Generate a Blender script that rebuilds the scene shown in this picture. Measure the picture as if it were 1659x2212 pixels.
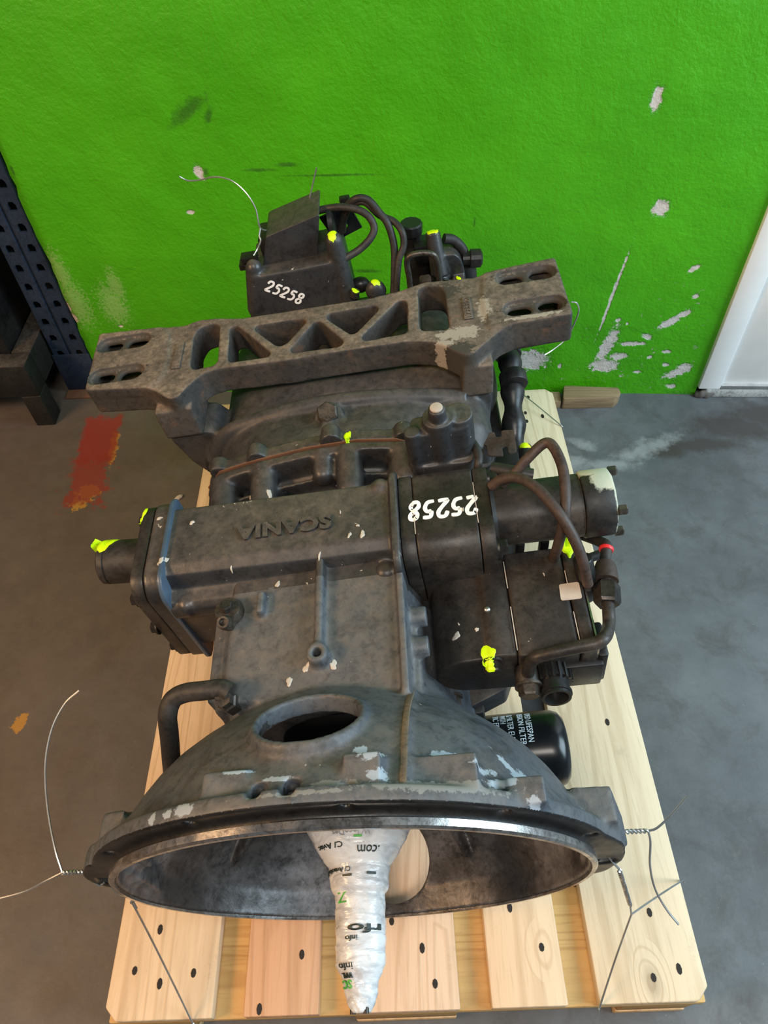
import bpy, bmesh, math, random
from mathutils import Vector, Matrix
from mathutils.noise import noise as pnoise

for o in list(bpy.data.objects):
    bpy.data.objects.remove(o)
scn = bpy.context.scene
COL = scn.collection
R = math.radians

# ------------------------------------------------------------------ camera
cam_d = bpy.data.cameras.new('camera'); cam = bpy.data.objects.new('camera', cam_d); COL.objects.link(cam)
cam_d.sensor_fit = 'VERTICAL'; cam_d.sensor_height = 36.0; cam_d.lens = 1549.287 / 2212 * 36.0
cam_d.clip_start = 0.02
cam.matrix_world = Matrix(((0.998847, 0.045707, 0.014663, 0.015901), (-0.026150, 0.774306, -0.632271, -0.086613), (-0.040253, 0.631159, 0.774609, 1.287527), (0, 0, 0, 1)))
scn.camera = cam

# ------------------------------------------------------------------ light
scn.view_settings.view_transform = 'Standard'; scn.view_settings.look = 'None'
scn.view_settings.exposure = 0.0; scn.view_settings.gamma = 1.0
scn.view_settings.use_curve_mapping = False
w = bpy.data.worlds.new('world'); scn.world = w; w.use_nodes = True
bg = w.node_tree.nodes['Background']; bg.inputs[0].default_value = (0.78, 0.90, 1.0, 1); bg.inputs[1].default_value = 0.12

def area(name, loc, target, size, energy, color, sy=None):
    l = bpy.data.lights.new(name, 'AREA'); l.energy = energy; l.color = color
    l.shape = 'RECTANGLE'; l.size = size; l.size_y = sy or size
    o = bpy.data.objects.new(name, l); COL.objects.link(o); o.location = loc
    o.rotation_euler = (Vector(target) - Vector(loc)).to_track_quat('-Z', 'Y').to_euler()
    return o
area('daylight_from_gateway', (2.7, 0.0, 2.0), (0.35, 0.95, 0.3), 1.8, 150, (0.66, 0.87, 1.0), 2.0)
area('warm_ceiling_lamp', (-2.0, -0.3, 1.9), (-0.5, 0.5, 0.2), 0.9, 52, (1.0, 0.60, 0.30), 0.5)
area('ceiling_lamp', (0.1, -1.2, 3.0), (0.0, 0.4, 0.3), 1.2, 50, (1.0, 0.93, 0.84), 0.5)

# ------------------------------------------------------------------ helpers
def tag(o, label=None, cat=None, group=None, kind=None):
    if label: o['label'] = label
    if cat: o['category'] = cat
    if group: o['group'] = group
    if kind: o['kind'] = kind
    return o

def empty(name, loc=(0, 0, 0)):
    o = bpy.data.objects.new(name, None); COL.objects.link(o); o.location = loc
    o.empty_display_size = 0.05
    return o

def basis(d):
    d = Vector(d).normalized()
    a = Vector((0, 0, 1)) if abs(d.z) < 0.9 else Vector((1, 0, 0))
    u = a.cross(d).normalized(); v = d.cross(u)
    return d, u, v

def smoothpath(pts, n=8):
    P = [Vector(p) for p in pts]
    if len(P) < 3: return P
    P = [P[0] * 2 - P[1]] + P + [P[-1] * 2 - P[-2]]
    out = []
    for i in range(1, len(P) - 2):
        for k in range(n):
            t = k / n; a, b, c, d = P[i - 1], P[i], P[i + 1], P[i + 2]
            out.append(0.5 * ((2 * b) + (c - a) * t + (2 * a - 5 * b + 4 * c - d) * t * t + (3 * b - 3 * c + d - a) * t ** 3))
    out.append(P[-2]); return out

def rounded(poly, r, n=4):
    out = []; m = len(poly)
    for i in range(m):
        a, b, c = Vector(poly[i - 1]), Vector(poly[i]), Vector(poly[(i + 1) % m])
        da, dc = (a - b), (c - b)
        rr = min(r, da.length * 0.45, dc.length * 0.45)
        p0 = b + da.normalized() * rr; p1 = b + dc.normalized() * rr
        for k in range(n + 1):
            t = k / n; out.append(tuple((1 - t) ** 2 * p0 + 2 * t * (1 - t) * b + t * t * p1))
    return out

GB = None
class MB:
    def __init__(s): s.v = []; s.f = []
    def add(s, vs, fs):
        o = len(s.v); s.v += [tuple(x) for x in vs]; s.f += [tuple(i + o for i in f) for f in fs]; return s
    def box(s, a, b):
        x0, y0, z0 = a; x1, y1, z1 = b
        x0, x1 = min(x0, x1), max(x0, x1); y0, y1 = min(y0, y1), max(y0, y1); z0, z1 = min(z0, z1), max(z0, z1)
        return s.add([(x0, y0, z0), (x1, y0, z0), (x1, y1, z0), (x0, y1, z0), (x0, y0, z1), (x1, y0, z1), (x1, y1, z1), (x0, y1, z1)],
                     [(3, 2, 1, 0), (4, 5, 6, 7), (0, 1, 5, 4), (1, 2, 6, 5), (2, 3, 7, 6), (3, 0, 4, 7)])
    def prism(s, poly, axis, a, b):
        # poly 2-D; axis 'x': (y,z), 'y': (x,z), 'z': (x,y)
        f = {'x': lambda p, t: (t, p[0], p[1]), 'y': lambda p, t: (p[0], t, p[1]), 'z': lambda p, t: (p[0], p[1], t)}[axis]
        ar = sum(poly[i - 1][0] * poly[i][1] - poly[i][0] * poly[i - 1][1] for i in range(len(poly)))
        if ar < 0: poly = poly[::-1]
        if axis == 'y': poly = poly[::-1]
        lo, hi = min(a, b), max(a, b); n = len(poly)
        vs = [f(p, lo) for p in poly] + [f(p, hi) for p in poly]
        fs = [tuple(range(n - 1, -1, -1)), tuple(range(n, 2 * n))] + [(i, (i + 1) % n, n + (i + 1) % n, n + i) for i in range(n)]
        return s.add(vs, fs)
    def loft(s, secs):
        n = len(secs[0]); vs = [p for q in secs for p in q]; fs = []
        for k in range(len(secs) - 1):
            for i in range(n):
                j = (i + 1) % n; fs.append((k * n + i, k * n + j, (k + 1) * n + j, (k + 1) * n + i))
        fs.append(tuple(range(n - 1, -1, -1))); fs.append(tuple(range((len(secs) - 1) * n, len(secs) * n)))
        return s.add(vs, fs)
    def cyl(s, p0, p1, r0, r1=None, seg=24, prof=None, rot=0.0):
        p0, p1 = Vector(p0), Vector(p1); r1 = r0 if r1 is None else r1
        d, u, v = basis(p1 - p0); L_ = (p1 - p0).length
        prof = prof or [(0, r0), (1, r1)]
        secs = [[p0 + d * (t * L_) + (u * math.cos(2 * math.pi * i / seg + rot) + v * math.sin(2 * math.pi * i / seg + rot)) * r for i in range(seg)] for t, r in prof]
        return s.loft(secs)
    def hexbolt(s, p, d, r, h, washer=True):
        p = Vector(p); d = Vector(d).normalized()
        if washer: s.cyl(p, p + d * h * 0.22, r * 1.25, seg=20)
        s.cyl(p, p + d * h, r, seg=6, prof=[(0, r), (0.85, r), (1, r * 0.86)])
        return s
    def tube(s, pts, r, seg=10, n=8, smooth=True):
        P = smoothpath(pts, n) if smooth else [Vector(p) for p in pts]
        d0, u, v = basis(P[1] - P[0]); secs = []
        for i, p in enumerate(P):
            t = (P[min(i + 1, len(P) - 1)] - P[max(i - 1, 0)]).normalized()
            u = (u - t * u.dot(t)).normalized(); v = t.cross(u)
            rr = r(i / (len(P) - 1)) if callable(r) else r
            secs.append([p + (u * math.cos(2 * math.pi * k / seg) + v * math.sin(2 * math.pi * k / seg)) * rr for k in range(seg)])
        return s.loft(secs)
    def lathe(s, prof, o=(0, 0, 0), d=(0, 1, 0), seg=48, closed=True):
        o = Vector(o); d, u, v = basis(d); n = len(prof); vs = []; fs = []
        for k in range(seg):
            a = 2 * math.pi * k / seg; e = u * math.cos(a) + v * math.sin(a)
            vs += [o + d * y + e * r for y, r in prof]
        m = n if closed else n - 1
        for k in range(seg):
            k2 = (k + 1) % seg
            for i in range(m):
                j = (i + 1) % n; fs.append((k * n + i, k * n + j, k2 * n + j, k2 * n + i))
        return s.add(vs, fs)
    def ball(s, c, r, seg=16):
        c = Vector(c); r = r if hasattr(r, '__len__') else (r, r, r)
        secs = []
        for k in range(1, seg):
            th = math.pi * k / seg
            secs.append([c + Vector((r[0] * math.sin(th) * math.cos(2 * math.pi * i / seg), r[1] * math.sin(th) * math.sin(2 * math.pi * i / seg), -r[2] * math.cos(th))) for i in range(seg)])
        return s.loft(secs)
    def build(s, name, mat, parent=None, bevel=0.0, seg=2, smooth=40, loc=None):
        me = bpy.data.meshes.new(name); me.from_pydata(s.v, [], s.f); me.validate(); 
        bm = bmesh.new(); bm.from_mesh(me); bmesh.ops.recalc_face_normals(bm, faces=bm.faces); bm.to_mesh(me); bm.free()
        o = bpy.data.objects.new(name, me); COL.objects.link(o)
        if bevel:
            m = o.modifiers.new('bevel', 'BEVEL'); m.width = bevel; m.segments = seg; m.limit_method = 'ANGLE'; m.angle_limit = R(35); m.harden_normals = False
            apply_mods(o)
        finish(o, mat, smooth)
        if parent: attach(o, parent)
        if loc: o.location = loc
        return o

def finish(o, mat, smooth=40):
    me = o.data
    me.polygons.foreach_set('use_smooth', [True] * len(me.polygons))
    me.set_sharp_from_angle(angle=R(smooth))
    me.materials.clear()
    for m in (mat if isinstance(mat, (list, tuple)) else [mat]): me.materials.append(m)

def attach(o, parent):
    o.parent = parent
    if parent is GB: o.location = -GBASE

def apply_mods(o):
    dg = bpy.context.evaluated_depsgraph_get(); dg.update()
    me = bpy.data.meshes.new_from_object(o.evaluated_get(dg)); old = o.data
    me.name = old.name
    o.modifiers.clear(); o.data = me; bpy.data.meshes.remove(old)

def cast(name, mb, mat, parent=None, voxel=0.0025, cut=None, it=6, fac=0.5):
    # sand-cast look: fuse closed solids, cut, fuse again and soften the edges
    o = mb.build(name, mat)
    def rm():
        m = o.modifiers.new('r', 'REMESH'); m.mode = 'VOXEL'; m.voxel_size = voxel
    rm()
    c = [q.build('cutter', mat) for q in (cut or [])]
    for q in c:
        m = o.modifiers.new('b', 'BOOLEAN'); m.operation = 'DIFFERENCE'; m.object = q; m.solver = 'MANIFOLD'
    if c: rm()
    m = o.modifiers.new('s', 'SMOOTH'); m.factor = fac; m.iterations = it
    apply_mods(o)
    for q in c: bpy.data.objects.remove(q)
    finish(o, mat, 60)
    if parent: attach(o, parent)
    return o

def text2d(body, size, shear=0.0, offset=0.0, space=1.0):
    cu = bpy.data.curves.new('t', 'FONT'); cu.body = body; cu.size = size; cu.shear = shear; cu.offset = offset; cu.space_character = space
    cu.resolution_u = 3
    o = bpy.data.objects.new('t', cu); COL.objects.link(o)
    dg = bpy.context.evaluated_depsgraph_get(); dg.update()
    me = bpy.data.meshes.new_from_object(o.evaluated_get(dg))
    bm = bmesh.new(); bm.from_mesh(me); bmesh.ops.triangulate(bm, faces=bm.faces)
    vs = [tuple(v.co) for v in bm.verts]; fs = [tuple(v.index for v in f.verts) for f in bm.faces]
    bm.free(); bpy.data.objects.remove(o); bpy.data.curves.remove(cu); bpy.data.meshes.remove(me)
    x0 = min(v[0] for v in vs); x1 = max(v[0] for v in vs); y0 = min(v[1] for v in vs); y1 = max(v[1] for v in vs)
    return [((v[0] - x0) / (x1 - x0), (v[1] - y0) / (y1 - y0)) for v in vs], fs, (x1 - x0) / (y1 - y0)

def text_solid(name, body, mapf, mat, parent, depth, **k):
    # mapf(u, v) -> (point, normal); a raised letter solid
    vs, fs, asp = text2d(body, 1.0, **k)
    top = []; bot = []
    for u, v in vs:
        p, n = mapf(u, v); p = Vector(p); n = Vector(n).normalized()
        top.append(p + n * depth); bot.append(p - n * depth * 0.5)
    edge = {}
    for f in fs:
        for i in range(3):
            e = (f[i], f[(i + 1) % 3]); edge[e] = 1
    n = len(vs); mb = MB()
    F = list(fs) + [tuple(n + i for i in f[::-1]) for f in fs]
    for (a, b) in edge:
        if (b, a) not in edge: F.append((b, a, n + a, n + b))
    mb.add(top + bot, F)
    return mb.build(name, mat, parent, smooth=30)

# ------------------------------------------------------------------ materials
class NT:
    def __init__(s, name):
        s.m = bpy.data.materials.new(name); s.m.use_nodes = True; s.t = s.m.node_tree
        s.b = s.t.nodes['Principled BSDF']; s.co = s.t.nodes.new('ShaderNodeTexCoord').outputs['Object']
    def n(s, kind, **k):
        x = s.t.nodes.new(kind)
        for a, b in k.items(): setattr(x, a, b)
        return x
    def link(s, a, b): s.t.links.new(a, b)
    def setin(s, node, i, v):
        if hasattr(v, 'is_linked'): s.link(v, node.inputs[i])
        else: node.inputs[i].default_value = v
    def math(s, op, a, b=0.0, c=None, clamp=False):
        x = s.n('ShaderNodeMath', operation=op, use_clamp=clamp); s.setin(x, 0, a); s.setin(x, 1, b)
        if c is not None: s.setin(x, 2, c)
        return x.outputs[0]
    def vmath(s, op, a, b=(0, 0, 0)):
        x = s.n('ShaderNodeVectorMath', operation=op); s.setin(x, 0, a); s.setin(x, 1, b)
        return x.outputs['Value'] if op in ('LENGTH', 'DOT_PRODUCT') else x.outputs[0]
    def noise(s, scale, detail=4, rough=0.6, co=None, dist=0.0):
        x = s.n('ShaderNodeTexNoise'); x.inputs['Scale'].default_value = scale; x.inputs['Detail'].default_value = detail
        x.inputs['Roughness'].default_value = rough; x.inputs['Distortion'].default_value = dist
        s.link(co or s.co, x.inputs['Vector']); return x.outputs['Fac']
    def ramp(s, f, lo, hi, a=0.0, b=1.0):
        x = s.n('ShaderNodeMapRange'); x.clamp = True; s.setin(x, 0, f)
        for i, v in ((1, lo), (2, hi), (3, a), (4, b)): x.inputs[i].default_value = v
        return x.outputs[0]
    def mix(s, f, a, b):
        x = s.n('ShaderNodeMix', data_type='RGBA'); s.setin(x, 0, f)
        for i, v in ((6, a), (7, b)):
            if hasattr(v, 'is_linked'): s.link(v, x.inputs[i])
            else: x.inputs[i].default_value = (*v, 1) if len(v) == 3 else v
        return x.outputs[2]
    def scaled(s, v): return s.vmath('MULTIPLY', s.co, v)
    def spots(s, lst, axes='xz', amp=0.8, nscale=60, soft=0.12, box=False, raw=False):
        # ragged patches: (c0, c1, r0, r1[, angle])
        nz = s.noise(nscale, 5, 0.7); nz = s.math('MULTIPLY_ADD', nz, amp * 2, -amp)
        acc = None
        for q in lst:
            c0, c1, r0, r1 = q[:4]; ang = q[4] if len(q) > 4 else 0.0
            mp = s.n('ShaderNodeMapping', vector_type='TEXTURE')
            loc = {'xz': (c0, 0, c1), 'xy': (c0, c1, 0)}[axes]
            sc = {'xz': (r0, 1e6, r1), 'xy': (r0, r1, 1e6)}[axes]
            rt = {'xz': (0, ang, 0), 'xy': (0, 0, ang)}[axes]
            mp.inputs['Location'].default_value = loc; mp.inputs['Scale'].default_value = sc; mp.inputs['Rotation'].default_value = rt
            s.link(s.co, mp.inputs['Vector'])
            ln = s.vmath('LENGTH', mp.outputs[0])
            if box:
                sp = s.n('ShaderNodeSeparateXYZ'); s.link(s.vmath('ABSOLUTE', mp.outputs[0]), sp.inputs[0]); ln = s.math('MAXIMUM', sp.outputs[0], sp.outputs[1])
            acc = ln if acc is None else s.math('MINIMUM', acc, ln)
        d = s.math('ADD', acc, nz)
        return d if raw else s.ramp(d, 1 - soft, 1 + soft, 1, 0)
    def done(s, color, rough=0.6, metal=0.0, bump=None, bstr=0.2, bdist=0.002, spec=0.5, coat=0.0):
        s.setin(s.b, 'Base Color', color if hasattr(color, 'is_linked') else (*color, 1))
        s.setin(s.b, 'Roughness', rough); s.setin(s.b, 'Metallic', metal); s.b.inputs['Specular IOR Level'].default_value = spec
        s.b.inputs['Coat Weight'].default_value = coat
        if bump is not None:
            x = s.n('ShaderNodeBump'); x.inputs['Strength'].default_value = bstr; x.inputs['Distance'].default_value = bdist
            s.link(bump, x.inputs['Height']); s.link(x.outputs[0], s.b.inputs['Normal'])
        return s.m

def grimy(name, base, dust, dark=None, dscale=9, chips=None, chip_thr=0.70, rough=0.5, metal=0.0, bscale=160, bstr=0.25, lo=0.42, hi=0.68, spots=None, spotcol=None, rust=None, spec=0.35, amp=0.8, top=None, nsp=60):
    t = NT(name)
    c = t.mix(t.ramp(t.noise(dscale, 7, 0.68), lo, hi), base, dust)
    dk = dark or tuple(x * 0.45 for x in base)
    c = t.mix(t.math('MULTIPLY', t.ramp(t.noise(dscale * 2.7, 6, 0.7, dist=0.6), 0.52, 0.7), 0.8), c, dk)
    fn = t.noise(dscale * 11, 6, 0.75, dist=0.4)
    c = t.mix(t.math('MULTIPLY', t.ramp(fn, 0.50, 0.66), 0.55), c, tuple(x * 0.5 for x in dk))
    if rust:
        c = t.mix(t.math('MULTIPLY', t.ramp(t.noise(dscale * 1.7, 8, 0.75, co=t.vmath('ADD', t.co, (3, 1, 7))), 0.56, 0.68), 0.85), c, rust)
    if top:
        g = t.n('ShaderNodeNewGeometry'); sx = t.n('ShaderNodeSeparateXYZ'); t.link(g.outputs['Normal'], sx.inputs[0])
        k = t.math('MULTIPLY', t.ramp(sx.outputs[2], 0.55, 0.97), t.math('MULTIPLY', t.ramp(t.noise(dscale * 1.3, 8, 0.72, co=t.vmath('ADD', t.co, (5, 9, 2))), 0.34, 0.62, 0.12, 1.0), t.ramp(fn, 0.36, 0.58, 1.0, 0.45)))
        c = t.mix(k, c, t.mix(t.ramp(t.noise(dscale * 6, 6, 0.7), 0.4, 0.65), top, tuple(x * 1.35 for x in top)))
    if chips:
        m = t.math('MULTIPLY', t.ramp(t.noise(26, 3, 0.5, co=t.vmath('ADD', t.co, (7, 3, 1))), 0.50, 0.56), t.ramp(t.noise(95, 6, 0.65, dist=0.3), chip_thr, chip_thr + 0.02))
        c = t.mix(m, c, chips)
    if spots:
        for lst, col, ax in spots: c = t.mix(t.spots(lst, ax, amp=amp, nscale=nsp), c, col)
    b = t.math('ADD', t.noise(bscale, 5, 0.6), t.math('MULTIPLY', t.noise(bscale * 0.12, 3), 1.5))
    rg = t.ramp(t.noise(dscale * 1.5, 5), 0.3, 0.7, rough - 0.1, rough + 0.15)
    return t.done(c, rg, metal, b, bstr, 0.0012, spec)

def plain(name, col, rough=0.5, metal=0.0, bscale=None, bstr=0.2, spec=0.5):
    t = NT(name); c = t.mix(t.ramp(t.noise(20, 5), 0.35, 0.7), tuple(x * (0.75 if max(col) < 0.8 else 0.96) for x in col), tuple(min(0.95, x * (1.15 if max(col) < 0.8 else 1.02)) for x in col))
    return t.done(c, rough, metal, t.noise(bscale, 4) if bscale else None, bstr, 0.001, spec)

def wood(name, pale, ring, along='y', scale=1.0):
    t = NT(name)
    oi = t.n('ShaderNodeObjectInfo')
    off = t.math('MULTIPLY', oi.outputs['Random'], 37.0)
    sc = {'y': (1, 0.07, 1), 'x': (0.07, 1, 1)}[along]
    cv = t.n('ShaderNodeCombineXYZ'); t.link(off, cv.inputs[0]); t.link(off, cv.inputs[1])
    co = t.vmath('ADD', t.scaled(sc), cv.outputs[0])
    # annual rings as lines, bent round a few knots
    kn = t.n('ShaderNodeTexVoronoi', feature='F1'); kn.inputs['Scale'].default_value = 5.5
    t.link(t.vmath('ADD', t.vmath('MULTIPLY', t.co, {'y': (1, 0.55, 1), 'x': (0.55, 1, 1)}[along]), cv.outputs[0]), kn.inputs['Vector'])
    knot = t.ramp(kn.outputs['Distance'], 0.0, 0.16, 1, 0)
    g = t.noise(42 * scale, 3, 0.55, co=co, dist=0.4)
    fine = t.noise(260 * scale, 2, 0.5, co=co)
    wv = t.math('SINE', t.math('ADD', t.math('MULTIPLY', t.noise(9 * scale, 2, 0.4, co=co), 95), t.math('MULTIPLY', knot, 22)))
    lines = t.ramp(wv, 0.45, 1.0)
    c = t.mix(t.math('MULTIPLY', lines, 0.45), pale, ring)
    c = t.mix(t.math('MULTIPLY', t.ramp(g, 0.5, 0.75), 0.55), c, ring)
    c = t.mix(t.math('MULTIPLY', t.ramp(fine, 0.55, 0.75), 0.25), c, tuple(x * 0.6 for x in ring))
    c = t.mix(t.math('MULTIPLY', t.ramp(knot, 0.45, 0.95), 0.75), c, tuple(x * 0.42 for x in ring))
    c = t.mix(t.math('MULTIPLY', t.ramp(t.noise(14, 6, 0.7), 0.62, 0.74), 0.3), c, (0.22, 0.17, 0.12))
    mul = t.n('ShaderNodeMix', data_type='RGBA', blend_type='MULTIPLY'); mul.inputs[0].default_value = 1
    t.link(c, mul.inputs[6]); t.link(oi.outputs['Color'], mul.inputs[7])
    return t.done(mul.outputs[2], 0.65, 0, t.math('ADD', fine, lines), 0.25, 0.001, 0.3)

GREY = (0.040, 0.038, 0.037); DUST = (0.105, 0.088, 0.070); CHIP = (0.50, 0.45, 0.38); PRIMER = (0.42, 0.47, 0.52)
M = {}
bell_spots = [(0.120, 0.062, 0.010, 0.004), (0.178, 0.058, 0.020, 0.0025, -0.9), (0.186, 0.048, 0.006, 0.009, 0.6), (0.155, 0.048, 0.009, 0.004), (0.168, 0.036, 0.013, 0.004), (0.198, 0.044, 0.004, 0.003),
              (0.193, 0.016, 0.005, 0.006), (0.062, 0.055, 0.008, 0.006), (0.05, 0.064, 0.006, 0.004), (0.066, 0.036, 0.007, 0.006), (-0.055, 0.050, 0.011, 0.0025), (-0.02, 0.040, 0.012, 0.0025), (-0.115, 0.020, 0.005, 0.004), (-0.132, 0.020, 0.004, 0.005), (-0.098, 0.020, 0.010, 0.005)]
M['bell'] = grimy('cast_housing', (0.056, 0.070, 0.088), (0.100, 0.102, 0.105), (0.024, 0.024, 0.025), 8, CHIP, 0.69, 0.50, 0.0, 150, 0.3, 0.36, 0.66,
                  spots=[([(0.12, 0.026, 0.055, 0.006), (0.0, 0.021, 0.04, 0.0022), (0.03, 0.03, 0.02, 0.004)], (0.19, 0.185, 0.17), 'xy'), (bell_spots, (0.30, 0.34, 0.38), 'xy')], top=(0.118, 0.100, 0.083), amp=1.5, nsp=130)
M['bell_in'] = grimy('oily_bell_inside', (0.060, 0.055, 0.053), (0.23, 0.22, 0.225), (0.010, 0.009, 0.009), 8, None, 0.7, 0.36, 0.35, 120, 0.35, 0.46, 0.72)
M['case'] = grimy('grey_painted_casting', (0.026, 0.026, 0.028), (0.045, 0.043, 0.041), (0.010, 0.0095, 0.0095), 7, CHIP, 0.675, 0.42, 0.0, 150, 0.25, 0.42, 0.75, top=(0.088, 0.071, 0.057), spec=0.45)
M['rear'] = grimy('grey_rear_casting', (0.028, 0.029, 0.032), (0.048, 0.046, 0.044), (0.012, 0.012, 0.012), 6, None, 0.7, 0.48, 0.0, 150, 0.25, 0.42, 0.72, top=(0.082, 0.070, 0.058))
M['dark'] = grimy('black_painted_metal', (0.010, 0.0098, 0.010), (0.022, 0.020, 0.019), None, 12, None, 0.7, 0.38, 0.0, 160, 0.2)
M['actuator'] = grimy('brown_black_paint', (0.023, 0.019, 0.0165), (0.050, 0.041, 0.034), (0.009, 0.0075, 0.0065), 11, CHIP, 0.705, 0.42, 0.0, 170, 0.2, 0.45, 0.62)
iron_pale = [(0.190, 0.690, 0.030, 0.014), (0.165, 0.672, 0.016, 0.006), (0.232, 0.735, 0.010, 0.024), (0.30, 0.700, 0.04, 0.004)]
iron_dark = [(-0.346, 0.788, 0.046, 0.017), (-0.345, 0.713, 0.046, 0.017), (0.304, 0.800, 0.046, 0.017), (0.306, 0.724, 0.046, 0.017), (0.175, 0.79, 0.03, 0.02), (0.19, 0.65, 0.02, 0.02)]
M['iron'] = grimy('dusty_cast_iron', (0.040, 0.036, 0.033), (0.072, 0.060, 0.049), (0.018, 0.016, 0.015), 10, None, 0.7, 0.72, 0.0, 130, 0.6, 0.4, 0.66, rust=(0.11, 0.058, 0.034), spec=0.3, top=(0.215, 0.163, 0.120),
                  spots=[(iron_dark, (0.050, 0.044, 0.036), 'xy'), (iron_pale, (0.30, 0.26, 0.21), 'xy')], amp=1.7, nsp=120)
M['seam'] = grimy('rusty_parting_line', (0.13, 0.095, 0.065), (0.22, 0.15, 0.09), (0.06, 0.045, 0.035), 30, None, 0.7, 0.7)
M['hose'] = grimy('rubber_hose', (0.020, 0.018, 0.017), (0.050, 0.042, 0.036), None, 14, None, 0.7, 0.5)
M['rusthose'] = grimy('brown_conduit', (0.044, 0.029, 0.023), (0.080, 0.053, 0.041), None, 16, None, 0.7, 0.55)
M['bolt'] = grimy('oiled_steel', (0.075, 0.066, 0.058), (0.14, 0.115, 0.09), (0.02, 0.018, 0.016), 30, None, 0.7, 0.38, 0.7, 200, 0.2)
M['darkbolt'] = grimy('black_oxide_steel', (0.03, 0.027, 0.025), (0.06, 0.05, 0.043), None, 30, None, 0.7, 0.4, 0.5, 200, 0.2)
M['bright'] = grimy('machined_steel', (0.46, 0.43, 0.40), (0.62, 0.60, 0.58), (0.10, 0.075, 0.055), 18, None, 0.7, 0.24, 0.95, 220, 0.12)
M['rusty'] = plain('rusty_steel', (0.16, 0.07, 0.035), 0.75, 0.0, 200, 0.4)
M['yellow'] = plain('yellow_marker_paint', (0.62, 0.92, 0.0), 0.5)
M['white'] = plain('white_paint', (0.92, 0.90, 0.86), 0.55)
M['red'] = plain('red_plastic', (0.75, 0.03, 0.03), 0.4)
M['bluepaint'] = plain('blue_grey_sealant', (0.055, 0.085, 0.125), 0.4, 0, 120, 0.3)
M['label'] = plain('worn_beige_label', (0.50, 0.42, 0.34), 0.6, 0, 60, 0.2)
M['filterblack'] = plain('glossy_black_paint', (0.006, 0.007, 0.008), 0.26, spec=0.4)
M['print'] = plain('white_print', (0.55, 0.66, 0.72), 0.5)
M['wire'] = plain('galvanised_wire', (0.62, 0.63, 0.62), 0.32, 0.9)
M['plug'] = plain('black_plastic', (0.012, 0.012, 0.012), 0.35)
M['ink'] = plain('black_ink', (0.02, 0.03, 0.025), 0.5)
M['inkgrey'] = plain('grey_ink', (0.30, 0.29, 0.28), 0.5)
M['inkgreen'] = plain('green_ink', (0.08, 0.42, 0.06), 0.5)
M['rim'] = grimy('dusty_black_steel', (0.010, 0.0095, 0.009), (0.016, 0.014, 0.013), None, 10, None, 0.7, 0.6, top=(0.085, 0.066, 0.050))
M['navy'] = grimy('navy_rack_paint', (0.012, 0.022, 0.042), (0.020, 0.034, 0.060), None, 12, None, 0.7, 0.5)
M['wood'] = wood('pine_board', (0.66, 0.52, 0.36), (0.46, 0.33, 0.20))
M['woodx'] = wood('pine_cross_board', (0.58, 0.36, 0.14), (0.36, 0.19, 0.06), 'x')
M['oldwood'] = wood('old_grey_wood', (0.26, 0.18, 0.10), (0.13, 0.085, 0.05), 'x', 2)
M['nail'] = plain('rusty_nail', (0.018, 0.012, 0.009), 0.8)

def film_mat():
    t = NT('white_plastic_film')
    co = t.scaled((1, 2.6, 1))
    wr = t.noise(22, 4, 0.55, co=co, dist=1.2)
    c = t.mix(t.ramp(wr, 0.35, 0.6), (0.42, 0.42, 0.43), (0.66, 0.66, 0.655))
    c = t.mix(t.math('MULTIPLY', t.ramp(t.noise(48, 5, 0.7, co=co, dist=0.8), 0.58, 0.72), 0.4), c, (0.30, 0.27, 0.25))
    return t.done(c, 0.22, 0.0, t.math('ADD', wr, t.math('MULTIPLY', t.noise(70, 2, 0.5, co=co, dist=1.5), 0.4)), 0.35, 0.004, 0.5)
M['film'] = film_mat()

def floor_mat():
    t = NT('worn_concrete_floor')
    c = t.mix(t.ramp(t.noise(3.2, 8, 0.7), 0.35, 0.68), (0.066, 0.070, 0.074), (0.130, 0.137, 0.142))
    c = t.mix(t.math('MULTIPLY', t.ramp(t.noise(11, 7, 0.72, dist=0.5), 0.5, 0.72), 0.6), c, (0.046, 0.039, 0.033))
    c = t.mix(t.math('MULTIPLY', t.ramp(t.noise(30, 6, 0.75), 0.6, 0.78), 0.35), c, (0.21, 0.185, 0.16))
    c = t.mix(t.ramp(t.noise(140, 4, 0.6), 0.70, 0.73), c, (0.22, 0.20, 0.18))
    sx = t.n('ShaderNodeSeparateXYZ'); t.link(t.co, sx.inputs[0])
    brown_left = t.math('MULTIPLY', t.ramp(t.math('ADD', sx.outputs[0], t.noise(1.6, 6, 0.7)), -0.1, 0.75, 1, 0), 0.7)  # floor colour turns browner towards the left, edge broken up by noise
    c = t.mix(brown_left, c, t.mix(t.noise(16, 7, 0.75), (0.060, 0.040, 0.027), (0.150, 0.108, 0.076)))
    # scuffed aisle stripe: yellow under red
    c = t.mix(t.math('MULTIPLY', t.spots(YELLOWS, 'xy', amp=1.9, nscale=55, soft=0.1), 0.8), c, (0.42, 0.21, 0.03))
    c = t.mix(t.math('MULTIPLY', t.spots(REDS, 'xy', amp=0.5, nscale=38, soft=0.12, box=True), 0.85), c, (0.24, 0.026, 0.016))
    c = t.mix(t.math('MULTIPLY', t.spots(REDS2, 'xy', amp=1.8, nscale=30, soft=0.15, box=True), 0.8), c, (0.22, 0.030, 0.018))
    c = t.mix(t.math('MULTIPLY', t.spots(STAINS, 'xy', amp=1.2, nscale=18, soft=0.45), 0.75), c, (0.034, 0.025, 0.020))
    c = t.mix(t.math('MULTIPLY', t.spots(POWDER, 'xy', amp=1.8, nscale=34, soft=0.6), 0.45), c, (0.36, 0.37, 0.37))
    return t.done(c, t.ramp(t.noise(6, 5), 0.3, 0.7, 0.42, 0.7), 0.0, t.noise(60, 6, 0.7), 0.25, 0.002, 0.4)

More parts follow.
